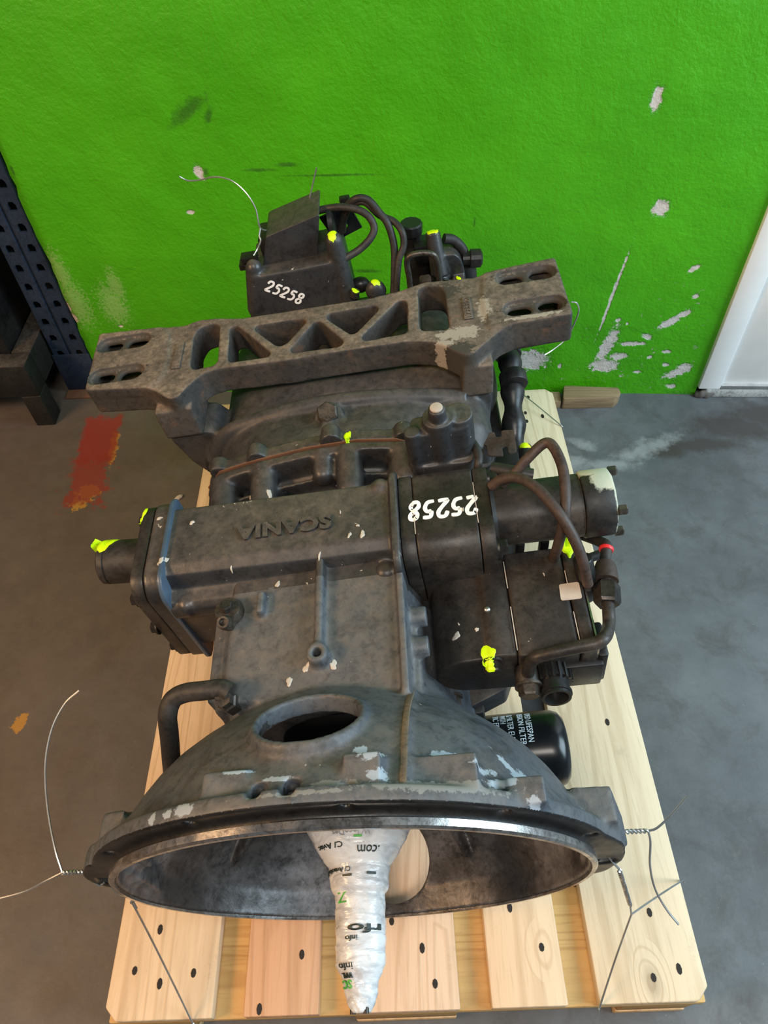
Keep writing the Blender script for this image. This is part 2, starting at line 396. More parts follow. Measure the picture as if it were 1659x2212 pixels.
def wall_mat():
    t = NT('green_painted_plaster')
    c = t.mix(t.ramp(t.noise(4, 6, 0.65), 0.35, 0.7), (0.050, 0.305, 0.0018), (0.066, 0.365, 0.0035))
    c = t.mix(t.math('MULTIPLY', t.ramp(t.noise(22, 7, 0.75, dist=0.4), 0.6, 0.78), 0.35), c, (0.040, 0.235, 0.006))
    c = t.mix(t.math('MULTIPLY', t.spots(SMUDGE, 'xz', amp=1.3, nscale=60, soft=0.5), 0.6), c, (0.018, 0.055, 0.010))
    c = t.mix(t.math('MULTIPLY', t.spots(RUBBED, 'xz', amp=2.4, nscale=190, soft=0.3), 0.5), c, (0.30, 0.46, 0.16))
    d_ = t.spots(CHIPS, 'xz', amp=1.25, nscale=75, raw=True); k = t.ramp(d_, 0.9, 1.1, 1, 0); k2 = t.ramp(d_, 0.6, 1.4, 1, 0)
    c = t.mix(k, c, t.mix(t.noise(70, 5), (0.42, 0.38, 0.35), (0.66, 0.62, 0.58)))
    reg = t.spots([(-0.17, 0.10, 0.19, 0.10), (-0.36, 0.075, 0.09, 0.05), (-0.09, 0.20, 0.10, 0.10)], 'xz', amp=0.6, nscale=20, soft=0.5)
    fl = t.math('MULTIPLY', reg, t.ramp(t.noise(62, 6, 0.7, dist=0.6), 0.635, 0.665))
    c = t.mix(fl, c, (0.50, 0.47, 0.43)); k2 = t.math('MAXIMUM', k2, fl)
    b = t.math('ADD', t.math('MULTIPLY', t.noise(120, 5, 0.65), 0.5), t.math('MULTIPLY', t.noise(11, 5, 0.6, dist=0.3), 1.6))
    b = t.math('SUBTRACT', b, t.math('MULTIPLY', k2, 0.8))
    return t.done(c, 0.42, 0.0, b, 0.6, 0.006, 0.4)

# ------------------------------------------------------------------ setting
WA = Vector((0.81, 1.312, 0.0)); WANG = -math.atan(0.0809)
CHIPS = [((-0.2752, 0.7218)+(0.010, 0.020)), ((-0.2137, 0.5083)+(0.017, 0.016)), ((-0.4358, 0.1106)+(0.042, 0.030)), ((-0.2533, 0.1586)+(0.014, 0.055, 0.25)),
         ((-0.2486, 0.0937)+(0.032, 0.020)), ((-0.2701, 0.297)+(0.0035, 0.10, 0.12)), ((-0.2202, 0.1231)+(0.020, 0.012)), ((-0.1952, 0.1629)+(0.030, 0.006)), ((-0.1632, 0.1823)+(0.012, 0.007, 0.5)),
         ((-0.1178, 0.2265)+(0.030, 0.010, -0.6)), ((-0.0964, 0.246)+(0.02, 0.008, -0.6)), ((-0.1049, 0.3678)+(0.012, 0.007, -0.6)), ((-0.0813, 0.2963)+(0.006, 0.007)), ((-0.142, 0.1219)+(0.008, 0.005)), ((-0.1625, 0.0732)+(0.009, 0.005)), ((-0.0974, 0.0973)+(0.008, 0.005)),
         ((-0.0634, 0.0722)+(0.034, 0.012, -0.5)), ((-0.0478, 0.0901)+(0.018, 0.010)), ((-0.3605, 0.0932)+(0.005, 0.007)), ((-0.3949, 0.09)+(0.004, 0.004)), ((-0.0674, 0.0262)+(0.012, 0.008)), ((-1.1698, 0.597)+(0.009, 0.014, -0.3)), ((-1.2095, 0.5102)+(0.007, 0.005)),
         ((-1.4651, 0.2135)+(0.006, 0.003)), ((-1.5803, 0.2683)+(0.006, 0.012)), ((-1.577, 0.2343)+(0.007, 0.012)), ((-0.2193, 0.2226)+(0.003, 0.004)), ((-0.2432, 0.2332)+(0.006, 0.005)), ((-0.1056, 0.1377)+(0.010, 0.005)), ((-0.2818, 0.0861)+(0.004, 0.003))]
SMUDGE = [((-1.1632, 0.7174)+(0.040, 0.012, -0.6)), ((-1.1246, 0.7066)+(0.006, 0.016, 0.4)), ((-0.8911, 0.5864)+(0.085, 0.0022)), ((-1.0432, 0.5991)+(0.03, 0.003)), ((-0.9839, 0.6095)+(0.02, 0.004)), ((-0.8617, 0.3239)+(0.03, 0.004)), ((-0.8375, 0.3663)+(0.03, 0.004)), ((-0.5966, 0.4816)+(0.002, 0.010)), ((-1.1552, 0.5968)+(0.005, 0.008)), ((-0.0309, -0.0131)+(0.05, 0.02)), ((-1.566, 0.6046)+(0.003, 0.010))]
RUBBED = [((-1.4621, 0.2747)+(0.03, 0.05)), ((-1.5554, 0.2749)+(0.03, 0.06)), ((-1.5604, 0.3643)+(0.02, 0.05)), ((-1.4388, 0.3264)+(0.015, 0.04))]
REDS = [((-0.7378, 1.2483)+(0.047, 0.085, 0.06))]
REDS2 = [((-0.7326, 1.104)+(0.046, 0.075, 0.06))]
YELLOWS = [((-0.7236, 1.0659)+(0.026, 0.026, 0.18)), ((-0.6933, 1.2203)+(0.010, 0.06, 0.1)), ((-0.7191, 0.4828)+(0.014, 0.012)), ((-0.7381, 1.0332)+(0.022, 0.018)), ((-0.7124, 0.4964)+(0.010, 0.008))]
STAINS = [((0.8892, 1.189)+(0.13, 0.05)), ((0.7796, 1.1316)+(0.10, 0.025)), ((0.957, 1.2179)+(0.12, 0.05)), ((0.6846, 1.1142)+(0.05, 0.02))]
POWDER = [((0.6183, 1.1185)+(0.05, 0.022, 0.4)), ((0.5304, 1.0778)+(0.06, 0.016)), ((0.4896, 1.1507)+(0.03, 0.012, -0.5)), ((0.4551, 1.0903)+(0.03, 0.016)), ((0.6687, 1.1389)+(0.05, 0.018, 0.5))]
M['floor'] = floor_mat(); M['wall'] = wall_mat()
M['door'] = plain('white_door_paint', (0.84, 0.85, 0.84), 0.35, 0.0, 40, 0.04)
M['alu'] = plain('aluminium_strip', (0.75, 0.77, 0.78), 0.25, 0.9)
M['threshold'] = grimy('scuffed_threshold', (0.45, 0.46, 0.45), (0.55, 0.56, 0.55), (0.10, 0.085, 0.07), 14, None, 0.7, 0.5)
M['mortar'] = plain('dirty_mortar', (0.10, 0.085, 0.075), 0.8, 0, 60, 0.5)
M['backwall'] = plain('dark_far_wall', (0.05, 0.05, 0.052), 0.8)

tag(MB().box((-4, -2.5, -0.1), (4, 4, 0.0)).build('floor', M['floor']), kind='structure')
def on_wall(o):
    o.location = WA; o.rotation_euler = (0, 0, WANG); return o
# green wall as a displaced slab with a ragged free edge at its left end
def wall_mesh():
    mb = MB(); nx, nz = 90, 110; U0, U1, H1 = -1.579, 0.0, 2.9
    vs = []; fs = []
    for j in range(nz + 1):
        h = H1 * (j / nz) ** 1.25
        for i in range(nx + 1):
            u = U0 + (U1 - U0) * i / nx
            d = 0.004 * pnoise(Vector((u * 3, h * 3, 0))) + 0.0025 * pnoise(Vector((u * 11, h * 11, 4)))
            e = 0.006 * pnoise(Vector((h * 34, 2, 9))) + 0.005 * pnoise(Vector((h * 9, 7, 1))) if i == 0 else 0.0
            vs.append((u + e, -d if i else -d + 0.004, h))
    n = nx + 1
    for j in range(nz):
        for i in range(nx): fs.append((j * n + i, j * n + i + 1, (j + 1) * n + i + 1, (j + 1) * n + i))
    b = len(vs); vs += [(x, 0.22, z) for x, y, z in vs]
    rim = [i for i in range(n)] + [j * n + nx for j in range(1, nz + 1)] + [nz * n + i for i in range(nx - 1, -1, -1)] + [j * n for j in range(nz - 1, 0, -1)]
    for k in range(len(rim)):
        a, c = rim[k], rim[(k + 1) % len(rim)]; fs.append((a, b + a, b + c, c))
    mb.add(vs, fs); return mb
tag(on_wall(wall_mesh().build('wall_back', M['wall'], smooth=80)), kind='structure')
# white door beside the wall
dr = empty('door_1'); on_wall(dr); tag(dr, kind='structure')
MB().box((0.0, -0.012, 0.028), (0.055, 0.10, 2.3)).build('door_frame', M['door'], bevel=0.003).parent = dr
MB().box((0.057, -0.004, 0.040), (1.0, 0.06, 2.3)).build('door_leaf', M['door'], bevel=0.002).parent = dr
MB().box((0.055, -0.014, 0.030), (1.0, 0.05, 0.041)).build('aluminium_strip', M['alu'], bevel=0.002).parent = dr
MB().box((0.020, -0.012, 0.0), (1.0, 0.06, 0.029)).build('threshold', M['threshold'], bevel=0.004).parent = dr
mo = MB()
random.seed(5)
for k in range(5): mo.ball((0.004 + 0.008 * k, -0.008 - 0.003 * (k % 2), 0.006 + 0.004 * (k % 3)), (0.009, 0.007, 0.010 + 0.003 * (k % 2)), 8)
cast('mortar_crumble', mo, M['mortar'], None, 0.003, it=2).parent = dr
tag(MB().box((-4, 3.2, 0), (4, 3.3, 3)).build('wall_far', M['backwall']), kind='structure')

# ------------------------------------------------------------------ pallet
PAL = empty('pallet', (0, 0.6, 0)); tag(PAL, 'pale wooden pallet with wide top boards carrying the gearbox', 'pallet')
def pboard(name, a, b, mat, tint, bev=0.0025, corner=None):
    mb = MB(); c = [(a[i] + b[i]) / 2 for i in range(3)]
    loc = Vector((c[0], c[1], c[2])); h = [(b[i] - a[i]) / 2 for i in range(3)]
    poly = [(-h[0], -h[1]), (h[0], -h[1]), (h[0], h[1]), (-h[0], h[1])]
    if corner:
        q = []
        for i, p in enumerate(poly):
            if i in corner:
                k = 0.016; sx = 1 if p[0] < 0 else -1; sy = 1 if p[1] < 0 else -1
                e = [(p[0], p[1] + sy * k), (p[0] + sx * k, p[1])]
                q += e if (i in (0, 2)) else e[::-1]
            else: q.append(p)
        poly = q
    mb.prism(poly, 'z', -h[2], h[2])
    o = mb.build(name, mat, None, bevel=bev)
    o.parent = PAL; o.location = loc - Vector((0, 0.6, 0)); o.color = (*tint, 1)
    return o, loc
xs = [(-0.4, -0.255), (-0.214, -0.114), (-0.0725, 0.0725), (0.114, 0.214), (0.255, 0.4)]
tints = [(1.02, 0.94, 0.86), (0.86, 0.62, 0.50), (0.98, 0.86, 0.82), (1.0, 0.93, 0.86), (1.0, 1.02, 1.0)]
nails = {0: [(-0.3682, 0.0569), (-0.331, 0.0408), (-0.2865, 0.0517), (-0.3415, 0.1054), (-0.3608, 0.6033), (-0.3306, 0.6166), (-0.3261, 0.5869), (-0.3705, 0.5988)], 1: [(-0.1392, 0.0687), (-0.1929, 0.0083)], 2: [(-0.0144, 0.105), (0.0265, 0.0711), (0.0413, 0.0295)], 3: [(0.1528, 0.1167), (0.1896, 0.067)],
         4: [(0.3459, 0.1039), (0.3316, 0.0275), (0.3678, 0.0363), (0.3631, 1.1072), (0.3251, 1.0931), (0.3261, 1.1206), (0.3405, 1.1731), (0.3634, 0.5701), (0.3488, 0.3807)]}
for i, (x0, x1) in enumerate(xs):
    o, loc = pboard('board', (x0, 0, 0.122), (x1, 1.2, 0.144), M['wood'], tints[i], corner={0: (0, 3), 4: (1, 2)}.get(i))
    for (nx, ny) in nails[i]:
        if not (x0 + 0.004 < nx < x1 - 0.004): continue
        n_ = MB().cyl((0, 0, -0.006), (0, 0, 0.0004), 0.0042, 0.0036, seg=8)
        n_.v = [(x, y * (1.7 + 0.2 * math.sin(nx * 90)), z) for x, y, z in n_.v]
        no = n_.build('nail', M['nail']); no.parent = o; no.location = (nx - loc.x, ny - loc.y, 0.0112)
for y0, y1 in ((0, 0.145), (0.5275, 0.6725), (1.055, 1.2)):
    pboard('cross_board', (-0.4, y0, 0.100), (0.4, y1, 0.1218), M['woodx'], (1, 1, 1))
    for xc, wd in ((-0.35, 0.1), (0.0, 0.145), (0.35, 0.1)):
        pboard('block', (xc - wd / 2, y0 + 0.002, 0.022), (xc + wd / 2, y1 - 0.002, 0.0998), M['woodx'], (0.75, 0.7, 0.62))
for xc, wd in ((-0.35, 0.1), (0.0, 0.145), (0.35, 0.1)):
    pboard('bottom_board', (xc - wd / 2, 0, 0), (xc + wd / 2, 1.2, 0.0218), M['wood'], (0.85, 0.72, 0.55))

# ------------------------------------------------------------------ gearbox (x right, y to the rear, z up in its own frame)
GBASE = Vector((0, 0.45, -0.30))
GB = bpy.data.objects.new('gearbox', None); COL.objects.link(GB); GB.empty_display_size = 0.05
GB.matrix_world = Matrix(((0.992560, -0.006974, -0.121559, -0.010271), (0.001528, 0.998993, -0.044836, 0.559098), (0.121750, 0.044317, 0.991571, 0.149071), (0, 0, 0, 1)))
GB['label'] = 'dark grey truck gearbox with open bell housing standing on the pallet'; GB['category'] = 'gearbox'

# --- clutch housing and main case in one casting
prof = [(0.011, 0.276), (0.026, 0.276), (0.029, 0.2625), (0.05, 0.250), (0.07, 0.2395), (0.09, 0.227), (0.11, 0.211), (0.13, 0.190), (0.15, 0.165), (0.17, 0.140), (0.205, 0.118),
        (0.205, 0.05), (0.160, 0.05), (0.155, 0.143), (0.14, 0.162), (0.12, 0.187), (0.09, 0.2135), (0.06, 0.2315), (0.03, 0.2455), (-0.002, 0.2485), (-0.002, 0.2535), (0.011, 0.2535)]
def rad(y):
    P = prof[2:11]
    for (a, r0), (b, r1) in zip(P, P[1:]):
        if a <= y <= b: return r0 + (r1 - r0) * (y - a) / (b - a)
    return P[0][1] if y < P[0][0] else P[-1][1]
hs = MB().lathe(prof, seg=96)
case_sec = [(-0.137, 0.118), (-0.120, 0.138), (0.070, 0.145), (0.082, 0.138), (0.088, 0.10), (0.10, 0.06), (0.135, 0.0), (0.16, -0.08), (0.15, -0.2), (0.09, -0.265), (-0.09, -0.265), (-0.14, -0.2), (-0.143, -0.05)]
hs.prism(case_sec, 'y', 0.16, 0.40)
# shoulder up to the rear joint
def arch(k, dz=0.0):
    return [(x * k - 0.02 * (1 - k), z * k + dz) for x, z in [(-0.195, -0.02), (-0.192, 0.095), (-0.165, 0.125), (-0.112, 0.138), (-0.03, 0.150), (0.035, 0.152), (0.088, 0.143), (0.122, 0.122), (0.136, 0.08), (0.14, -0.02), (0.10, -0.20), (-0.14, -0.20)]]
hs.loft([[(x, y, z) for x, z in arch(k, d)] for y, k, d in ((0.39, 0.66, 0.0), (0.44, 0.66, 0.0), (0.47, 0.70, 0.0), (0.50, 0.78, 0.0))])
hs.prism(arch(1.0), 'y', 0.493, 0.508)
for x, z, yf, r in ((-0.162, 0.106, 0.446, 0.022), (-0.100, 0.125, 0.440, 0.0185), (-0.014, 0.141, 0.474, 0.0145), (0.022, 0.138, 0.444, 0.018), (0.094, 0.127, 0.458, 0.021)):
    hs.cyl((x, 0.506, z), (x, yf, z - 0.010), r, r * 1.05, seg=20); hs.ball((x, yf, z - 0.010), r * 1.05, 12)
hs.loft([[(x, y, z) for x, z in arch(k)] for y, k in ((0.468, 0.86), (0.473, 0.86))])
# ribs, seam flange and bosses on the case
hs.box((-0.016, 0.20, 0.12), (-0.006, 0.345, 0.158)); hs.cyl((-0.011, 0.200, 0.12), (-0.011, 0.200, 0.163), 0.0125, seg=20)
hs.prism([(0.075, 0.10), (0.087, 0.10), (0.087, 0.154), (0.079, 0.154)], 'y', 0.15, 0.36)
def bellz(x, y):
    return math.sqrt(rad(y) ** 2 - x * x)
ys_ = [0.028 + 0.0127 * k for k in range(12)]
hs.prism([(y, bellz(0.087, y) + 0.004) for y in ys_] + [(0.168, 0.05), (0.028, 0.15)], 'x', 0.082, 0.092)
hs.prism([(-0.087, 0.13), (-0.078, 0.13), (-0.078, 0.152), (-0.087, 0.152)], 'y', 0.262, 0.292)
hs.prism([(-0.146, 0.06), (-0.134, 0.06), (-0.134, 0.128), (-0.146, 0.124)], 'y', 0.17, 0.36)
for y in (0.214, 0.252):
    hs.cyl((0.085, y, 0.118), (0.108, y, 0.118), 0.0125, seg=20)
hs.box((0.088, 0.214, 0.112), (0.096, 0.252, 0.119)); hs.prism([(0.214, 0.118), (0.214, 0.106), (0.16, 0.09), (0.16, 0.12)], 'x', 0.088, 0.098)
# inspection window collar, pads and pockets on the bell
nrm = Vector((0, math.sin(R(45)), math.cos(R(45)))); hc = Vector((-0.004, 0.104, 0.2110))
hs.cyl(hc - nrm * 0.014, hc + nrm * 0.006, 0.060, 0.0555, seg=48)
def pad(x0, x1, y0, y1, zt, zb=0.2, taper=0.0): hs.loft([[(x0, y0, zb), (x1, y0, zb), (x1, y1, zb), (x0, y1, zb)], [(x0 + taper, y0, zt), (x1 - taper, y0, zt), (x1 - taper, y1, zt), (x0 + taper, y1, zt)]])
pad(-0.087, -0.046, 0.020, 0.052, 0.253)
pad(0.030, 0.078, 0.022, 0.056, 0.257, taper=0.008)
pad(0.094, 0.150, 0.024, 0.056, 0.233, 0.16)
pad(0.154, 0.205, 0.016, 0.040, 0.207, 0.13)
# lugs on both sides of the flange
hs.prism(rounded([(0.245, -0.13), (0.278, -0.11), (0.294, -0.04), (0.286, 0.035), (0.26, 0.09), (0.24, 0.08)], 0.02), 'y', 0.011, 0.030)
hs.prism(rounded([(-0.245, -0.07), (-0.280, -0.03), (-0.293, 0.03), (-0.286, 0.07), (-0.256, 0.118), (-0.23, 0.12)], 0.02), 'y', 0.011, 0.034)
hs.prism([(0.235, -0.04), (0.300, -0.04), (0.276, 0.085), (0.235, 0.09)], 'y', 0.024, 0.058)
hs.prism([(-0.225, 0.03), (-0.272, 0.03), (-0.246, 0.122), (-0.218, 0.13)], 'y', 0.024, 0.062)
# radial ribs inside the bell
for a in (200, 235, 150, 118):
    ca, sa = math.sin(R(a)), math.cos(R(a)); px, pz = sa * 0.004, -ca * 0.004
    hs.loft([[(ca * r + px, y, sa * r + pz), (ca * r - px, y, sa * r - pz), (ca * (r + 0.03) - px, y, sa * (r + 0.03) - pz), (ca * (r + 0.03) + px, y, sa * (r + 0.03) + pz)] for y, r in ((0.165, 0.08), (0.10, 0.175), (0.055, 0.222))])
ct = MB().cyl(hc - nrm * 0.05, hc + nrm * 0.08, 0.0490, seg=48)
ct.cyl((0.006, 0.066, -0.33), (0.006, 0.066, -0.17), 0.053, seg=40)
ct.cyl((-0.011, 0.200, 0.13), (-0.011, 0.200, 0.2), 0.0055, seg=16)
for a in range(12):
    an = R(a * 30 + 9); ct.cyl((0.265 * math.sin(an), -0.01, 0.265 * math.cos(an)), (0.265 * math.sin(an), 0.04, 0.265 * math.cos(an)), 0.0058, seg=14)
for x0, x1 in ((-0.040, -0.027), (-0.012, 0.002)):
    ct.box((x0, 0.021, 0.246), (x1, 0.038, 0.30))
ct.cyl((0.268, 0.0, -0.04), (0.268, 0.024, -0.04), 0.016, seg=18)
ct.prism(rounded([(-0.262, -0.01), (-0.277, 0.0), (-0.282, 0.035), (-0.274, 0.062), (-0.260, 0.055)], 0.006), 'y', 0.0, 0.028)
HS = cast('clutch_housing', hs, [M['bell'], M['bell_in'], M['case'], M['dark']], GB, 0.0024, [ct], 7)
mi = []
for p in HS.data.polygons:
    c = p.center; n = p.normal; r = math.hypot(c.x, c.z)
    inside = c.y < 0.165 and r < 0.262 and (n.x * c.x + n.z * c.z < 0.02 * r) and (n.y < 0.3) and c.y > -0.01 and r < rad(c.y) - 0.004
    face = 0.2495 < r < 0.31 and (c.y < 0.0132 or (r < 0.262 and c.y < 0.021))
    mi.append(3 if face else 1 if inside else (2 if c.y > 0.30 else 0))
HS.data.polygons.foreach_set('material_index', mi); HS.data.update()

MB().prism([(y, bellz(0.087, y) + 0.0056) for y in ys_] + [(y, bellz(0.087, y) + 0.001) for y in ys_[::-1]], 'x', 0.0845, 0.0905).build('casting_seam', M['seam'], GB, bevel=0.001)
MB().lathe([(-0.0035, 0.2515), (-0.0035, 0.2555), (-0.0015, 0.2578), (0.0045, 0.2578), (0.0045, 0.2520)], seg=160).build('register_ring', M['bright'], GB, smooth=30)
# input shaft in white film
def film_r(y):
    K = [(-0.117, 0.009), (-0.112, 0.0125), (-0.10, 0.0165), (-0.09, 0.0185), (-0.077, 0.0258), (-0.012, 0.0262), (-0.008, 0.0305), (0.015, 0.0335), (0.03, 0.045), (0.055, 0.060), (0.068, 0.066), (0.074, 0.062), (0.09, 0.05)]
    for (a, r0), (b, r1) in zip(K, K[1:]):
        if a <= y <= b: return r0 + (r1 - r0) * (y - a) / (b - a)
    return K[-1][1]
SX = 0.003
def film():
    mb = MB(); ny, na = 150, 96; secs = []
    for j in range(ny + 1):
        y = -0.117 + 0.206 * j / ny; r = film_r(y); sec = []
        for i in range(na):
            a = 2 * math.pi * i / na
            # overlapping spiral turns of film plus crumples
            ph = (y * 62 + a / (2 * math.pi) * 0.8) % 1.0
            k = 0.0008 * ph + 0.0009 * pnoise(Vector((math.cos(a) * 2.2, y * 120 + math.sin(a) * 1.5, math.sin(a) * 2.2))) + 0.0011 * pnoise(Vector((math.cos(a) * 1.4, y * 30, math.sin(a) * 1.4 + 5)))
            sec.append((SX + (r + k) * math.sin(a), y, (r + k) * math.cos(a)))
        secs.append(sec)
    return mb.loft(secs)
FILM = film().build('film_wrapped_shaft', M['film'], GB, smooth=70)
for dx, dz in ((0.006, 0.007), (-0.008, 0.003)):
    MB().cyl((SX + dx, -0.1180, dz), (SX + dx, -0.112, dz), 0.0030, seg=10).build('shaft_tip', M['darkbolt'], FILM)
def ftext(body, y0, h, a0, a1, mat, depth=0.0006, **k):
    # print on the film: reads upside down from the front; y0 letter foot, a0..a1 degrees from the top, to the right
    def mf(u, v):
        a = R(a0 + (a1 - a0) * u); y = y0 - h * v; r = film_r(y) + 0.0014
        return (SX + r * math.sin(a), y, r * math.cos(a)), (math.sin(a), 0, math.cos(a))
    return text_solid('film_print', body, mf, mat, FILM, depth, **k)
ftext('C/ Aviación Nº', 0.0105, 0.0046, -6, -78, M['ink'])
ftext('C/ Aviac', 0.033, 0.0050, -12, -58, M['ink'])
ftext('.com', 0.0285, 0.0058, 40, 8, M['ink'])
ftext('desguaces', 0.052, 0.006, -2, -40, M['ink'])
ftext('W locoDes', 0.044, 0.006, 24, -22, M['inkgrey'])
ftext('info', -0.076, 0.0060, -8, -44, M['ink'])
ftext('www.', -0.0838, 0.0048, -12, -44, M['ink'])
ftext('info', -0.0525, 0.0050, 4, -24, M['ink'])
ftext('rfo', -0.0425, 0.0085, 62, -18, M['ink'], offset=0.02)
ftext('SC', -0.0900, 0.0075, -18, -58, M['inkgreen'], offset=0.02)
ftext('Z', -0.012, 0.010, -20, -46, M['inkgreen'])
ftext('-', 0.0035, 0.0022, -4, -22, M['ink']); ftext('-', 0.0050, 0.0024, 42, 24, M['ink']); ftext('-', 0.0375, 0.0018, 14, 4, M['inkgreen'])

MB().lathe([(0.075, 0.03), (0.075, 0.052), (0.10, 0.056), (0.105, 0.085), (0.156, 0.09), (0.157, 0.03)], (SX, 0, 0), (0, 1, 0), 48).build('release_bearing', M['dark'], GB)
# --- shift housing across the top
sh = MB()
SP = [(0.425, 0.02), (0.428, 0.150), (0.420, 0.164), (0.336, 0.166), (0.322, 0.158), (0.316, 0.138), (0.310, 0.136), (0.300, 0.134), (0.291, 0.126), (0.289, 0.112), (0.296, 0.100), (0.300, 0.02)]
sh.prism(SP, 'x', -0.205, 0.086)
sh.prism(rounded([(0.295, -0.01), (0.432, -0.01), (0.436, 0.160), (0.424, 0.168), (0.316, 0.168), (0.298, 0.148)], 0.014), 'x', -0.228, -0.206)
sh.prism(rounded([(0.300, 0.03), (0.436, 0.03), (0.438, 0.164), (0.425, 0.172), (0.305, 0.172), (0.290, 0.155)], 0.012), 'x', 0.078, 0.088)
sh.ball((-0.185, 0.302, 0.120), (0.014, 0.016, 0.016)); sh.ball((0.066, 0.305, 0.136), (0.015, 0.014, 0.014)); sh.ball((0.066, 0.416, 0.160), (0.013, 0.013, 0.010))
cast('shift_housing', sh, M['case'], GB, 0.0026, None, 4)
def plane_map(bl, br, tl, n):
    bl, br, tl = Vector(bl), Vector(br), Vector(tl)
    return lambda u, v: (bl + (br - bl) * u + (tl - bl) * v, n)
SHT = bpy.data.objects['shift_housing']
text_solid('raised_lettering', 'SCANIA', plane_map((0.0051, 0.3791, 0.1655), (-0.1152, 0.3775, 0.1655), (0.0064, 0.3573, 0.1655), (0, 0, 1)), M['case'], SHT, 0.0036, offset=0.05, space=1.06)
MB().prism(rounded([(0.291, -0.012), (0.434, -0.012), (0.440, 0.164), (0.427, 0.1715), (0.312, 0.1715), (0.294, 0.151)], 0.014), 'x', -0.2075, -0.2015).build('sealant_joint', M['bluepaint'], GB, bevel=0.0015)
MB().prism(rounded([(0.297, -0.008), (0.430, -0.008), (0.434, 0.159), (0.422, 0.1665), (0.317, 0.1665), (0.300, 0.148)], 0.014), 'x', -0.2285, -0.245).build('end_cover', M['actuator'], GB, bevel=0.002)
eb = MB()
for y, z in ((0.418, 0.148), (0.312, 0.132), (0.305, 0.07), (0.310, 0.008), (0.42, 0.02)):
    MB().hexbolt((-0.245, y, z), (-1, 0, 0), 0.0085, 0.010).build('bolt', M['darkbolt'], GB, smooth=25)
MB().cyl((-0.244, 0.372, 0.128), (-0.305, 0.372, 0.134), 0.028, seg=40, prof=[(0, 0.0285), (0.80, 0.0285), (0.81, 0.0272), (0.84, 0.0272), (0.85, 0.0285), (0.96, 0.028), (1, 0.025)]).build('cylinder_cap', M['actuator'], GB, smooth=30)
MB().hexbolt((-0.303, 0.36, 0.120), (-1, 0, 0.1), 0.006, 0.008, False).build('bolt', M['darkbolt'], GB, smooth=25)
# right part of the shift housing: valve block, end plate, air cylinder
MB().prism(rounded([(0.310, 0.02), (0.428, 0.02), (0.431, 0.158), (0.420, 0.1665), (0.325, 0.1665), (0.305, 0.150)], 0.014), 'x', 0.0885, 0.106).build('gasket_plate', M['actuator'], GB, bevel=0.002)
VB = MB().prism(rounded([(0.311, 0.02), (0.428, 0.02), (0.431, 0.158), (0.420, 0.1675), (0.325, 0.1675), (0.306, 0.150)], 0.014), 'x', 0.1065, 0.180).build('valve_block', M['actuator'], GB, bevel=0.0025, seg=3)
MB().prism(rounded([(0.311, 0.02), (0.428, 0.02), (0.431, 0.157), (0.420, 0.1665), (0.325, 0.1665), (0.306, 0.149)], 0.014), 'x', 0.1808, 0.1985).build('end_cover', M['actuator'], GB, bevel=0.002)
for y, z in ((0.415, 0.150), (0.322, 0.136), (0.322, 0.045)):
    MB().hexbolt((0.1985, y, z), (1, 0, 0), 0.0105, 0.013).build('bolt', M['darkbolt'], GB, smooth=25)
AC = MB().loft([[(x, 0.372 + yy * k, 0.132 + zz * k) for yy, zz in [(0.040 * math.cos(a) * (1 if abs(math.cos(a)) < 0.8 else 0.97), 0.037 * math.sin(a)) for a in [2 * math.pi * i / 40 for i in range(40)]]] for x, k in ((0.198, 1.12), (0.203, 1.0), (0.302, 1.0), (0.3022, 0.985), (0.304, 0.985), (0.3042, 1.0))]).build('air_cylinder', M['actuator'], GB, smooth=35)
M['peel'] = grimy('peeling_black_paint', (0.020, 0.017, 0.015), (0.03, 0.026, 0.022), None, 12, None, 0.7, 0.5, spots=[([(0.325, 0.405, 0.03, 0.022), (0.335, 0.38, 0.02, 0.02), (0.343, 0.36, 0.004, 0.03)], (0.46, 0.45, 0.34), 'xy')])
MB().cyl((0.3045, 0.372, 0.132), (0.342, 0.372, 0.132), 0.040, seg=12, rot=R(15), prof=[(0, 0.0415), (0.9, 0.0415), (1, 0.039)]).build('cylinder_end', M['peel'], GB, bevel=0.003)
for y, z in ((0.400, 0.155), (0.343, 0.110), (0.343, 0.153), (0.40, 0.108)):
    MB().hexbolt((0.342, y, z), (1, 0, 0), 0.0065, 0.010, False).build('bolt', M['bolt'], GB, smooth=25)
for x in (0.225, 0.255):
    MB().prism([(x, 0.10), (x + 0.010, 0.10), (x + 0.005, 0.02), (x - 0.006, 0.02)], 'y', 0.345, 0.36).build('web', M['dark'], GB, bevel=0.002)

# valve tower behind the block
vt = MB().prism(rounded([(0.106, 0.447), (0.188, 0.447), (0.188, 0.500), (0.106, 0.500)], 0.012), 'z', 0.02, 0.150)
vt.prism(rounded([(0.112, 0.452), (0.186, 0.456), (0.186, 0.494), (0.112, 0.486)], 0.010), 'z', 0.10, 0.203)
vt.cyl((0.148, 0.466, 0.10), (0.148, 0.466, 0.235), 0.0110, seg=24); vt.cyl((0.114, 0.460, 0.05), (0.114, 0.460, 0.207), 0.0105, seg=20)
vt.cyl((0.173, 0.476, 0.05), (0.173, 0.476, 0.212), 0.0185, seg=24); vt.cyl((0.148, 0.470, 0.05), (0.148, 0.470, 0.216), 0.020, seg=24)
cast('valve_tower', vt, M['case'], GB, 0.0022, None, 4)
MB().cyl((0.148, 0.466, 0.2335), (0.148, 0.466, 0.2372), 0.0080, seg=20).build('bare_tip', M['label'], GB, bevel=0.0015)

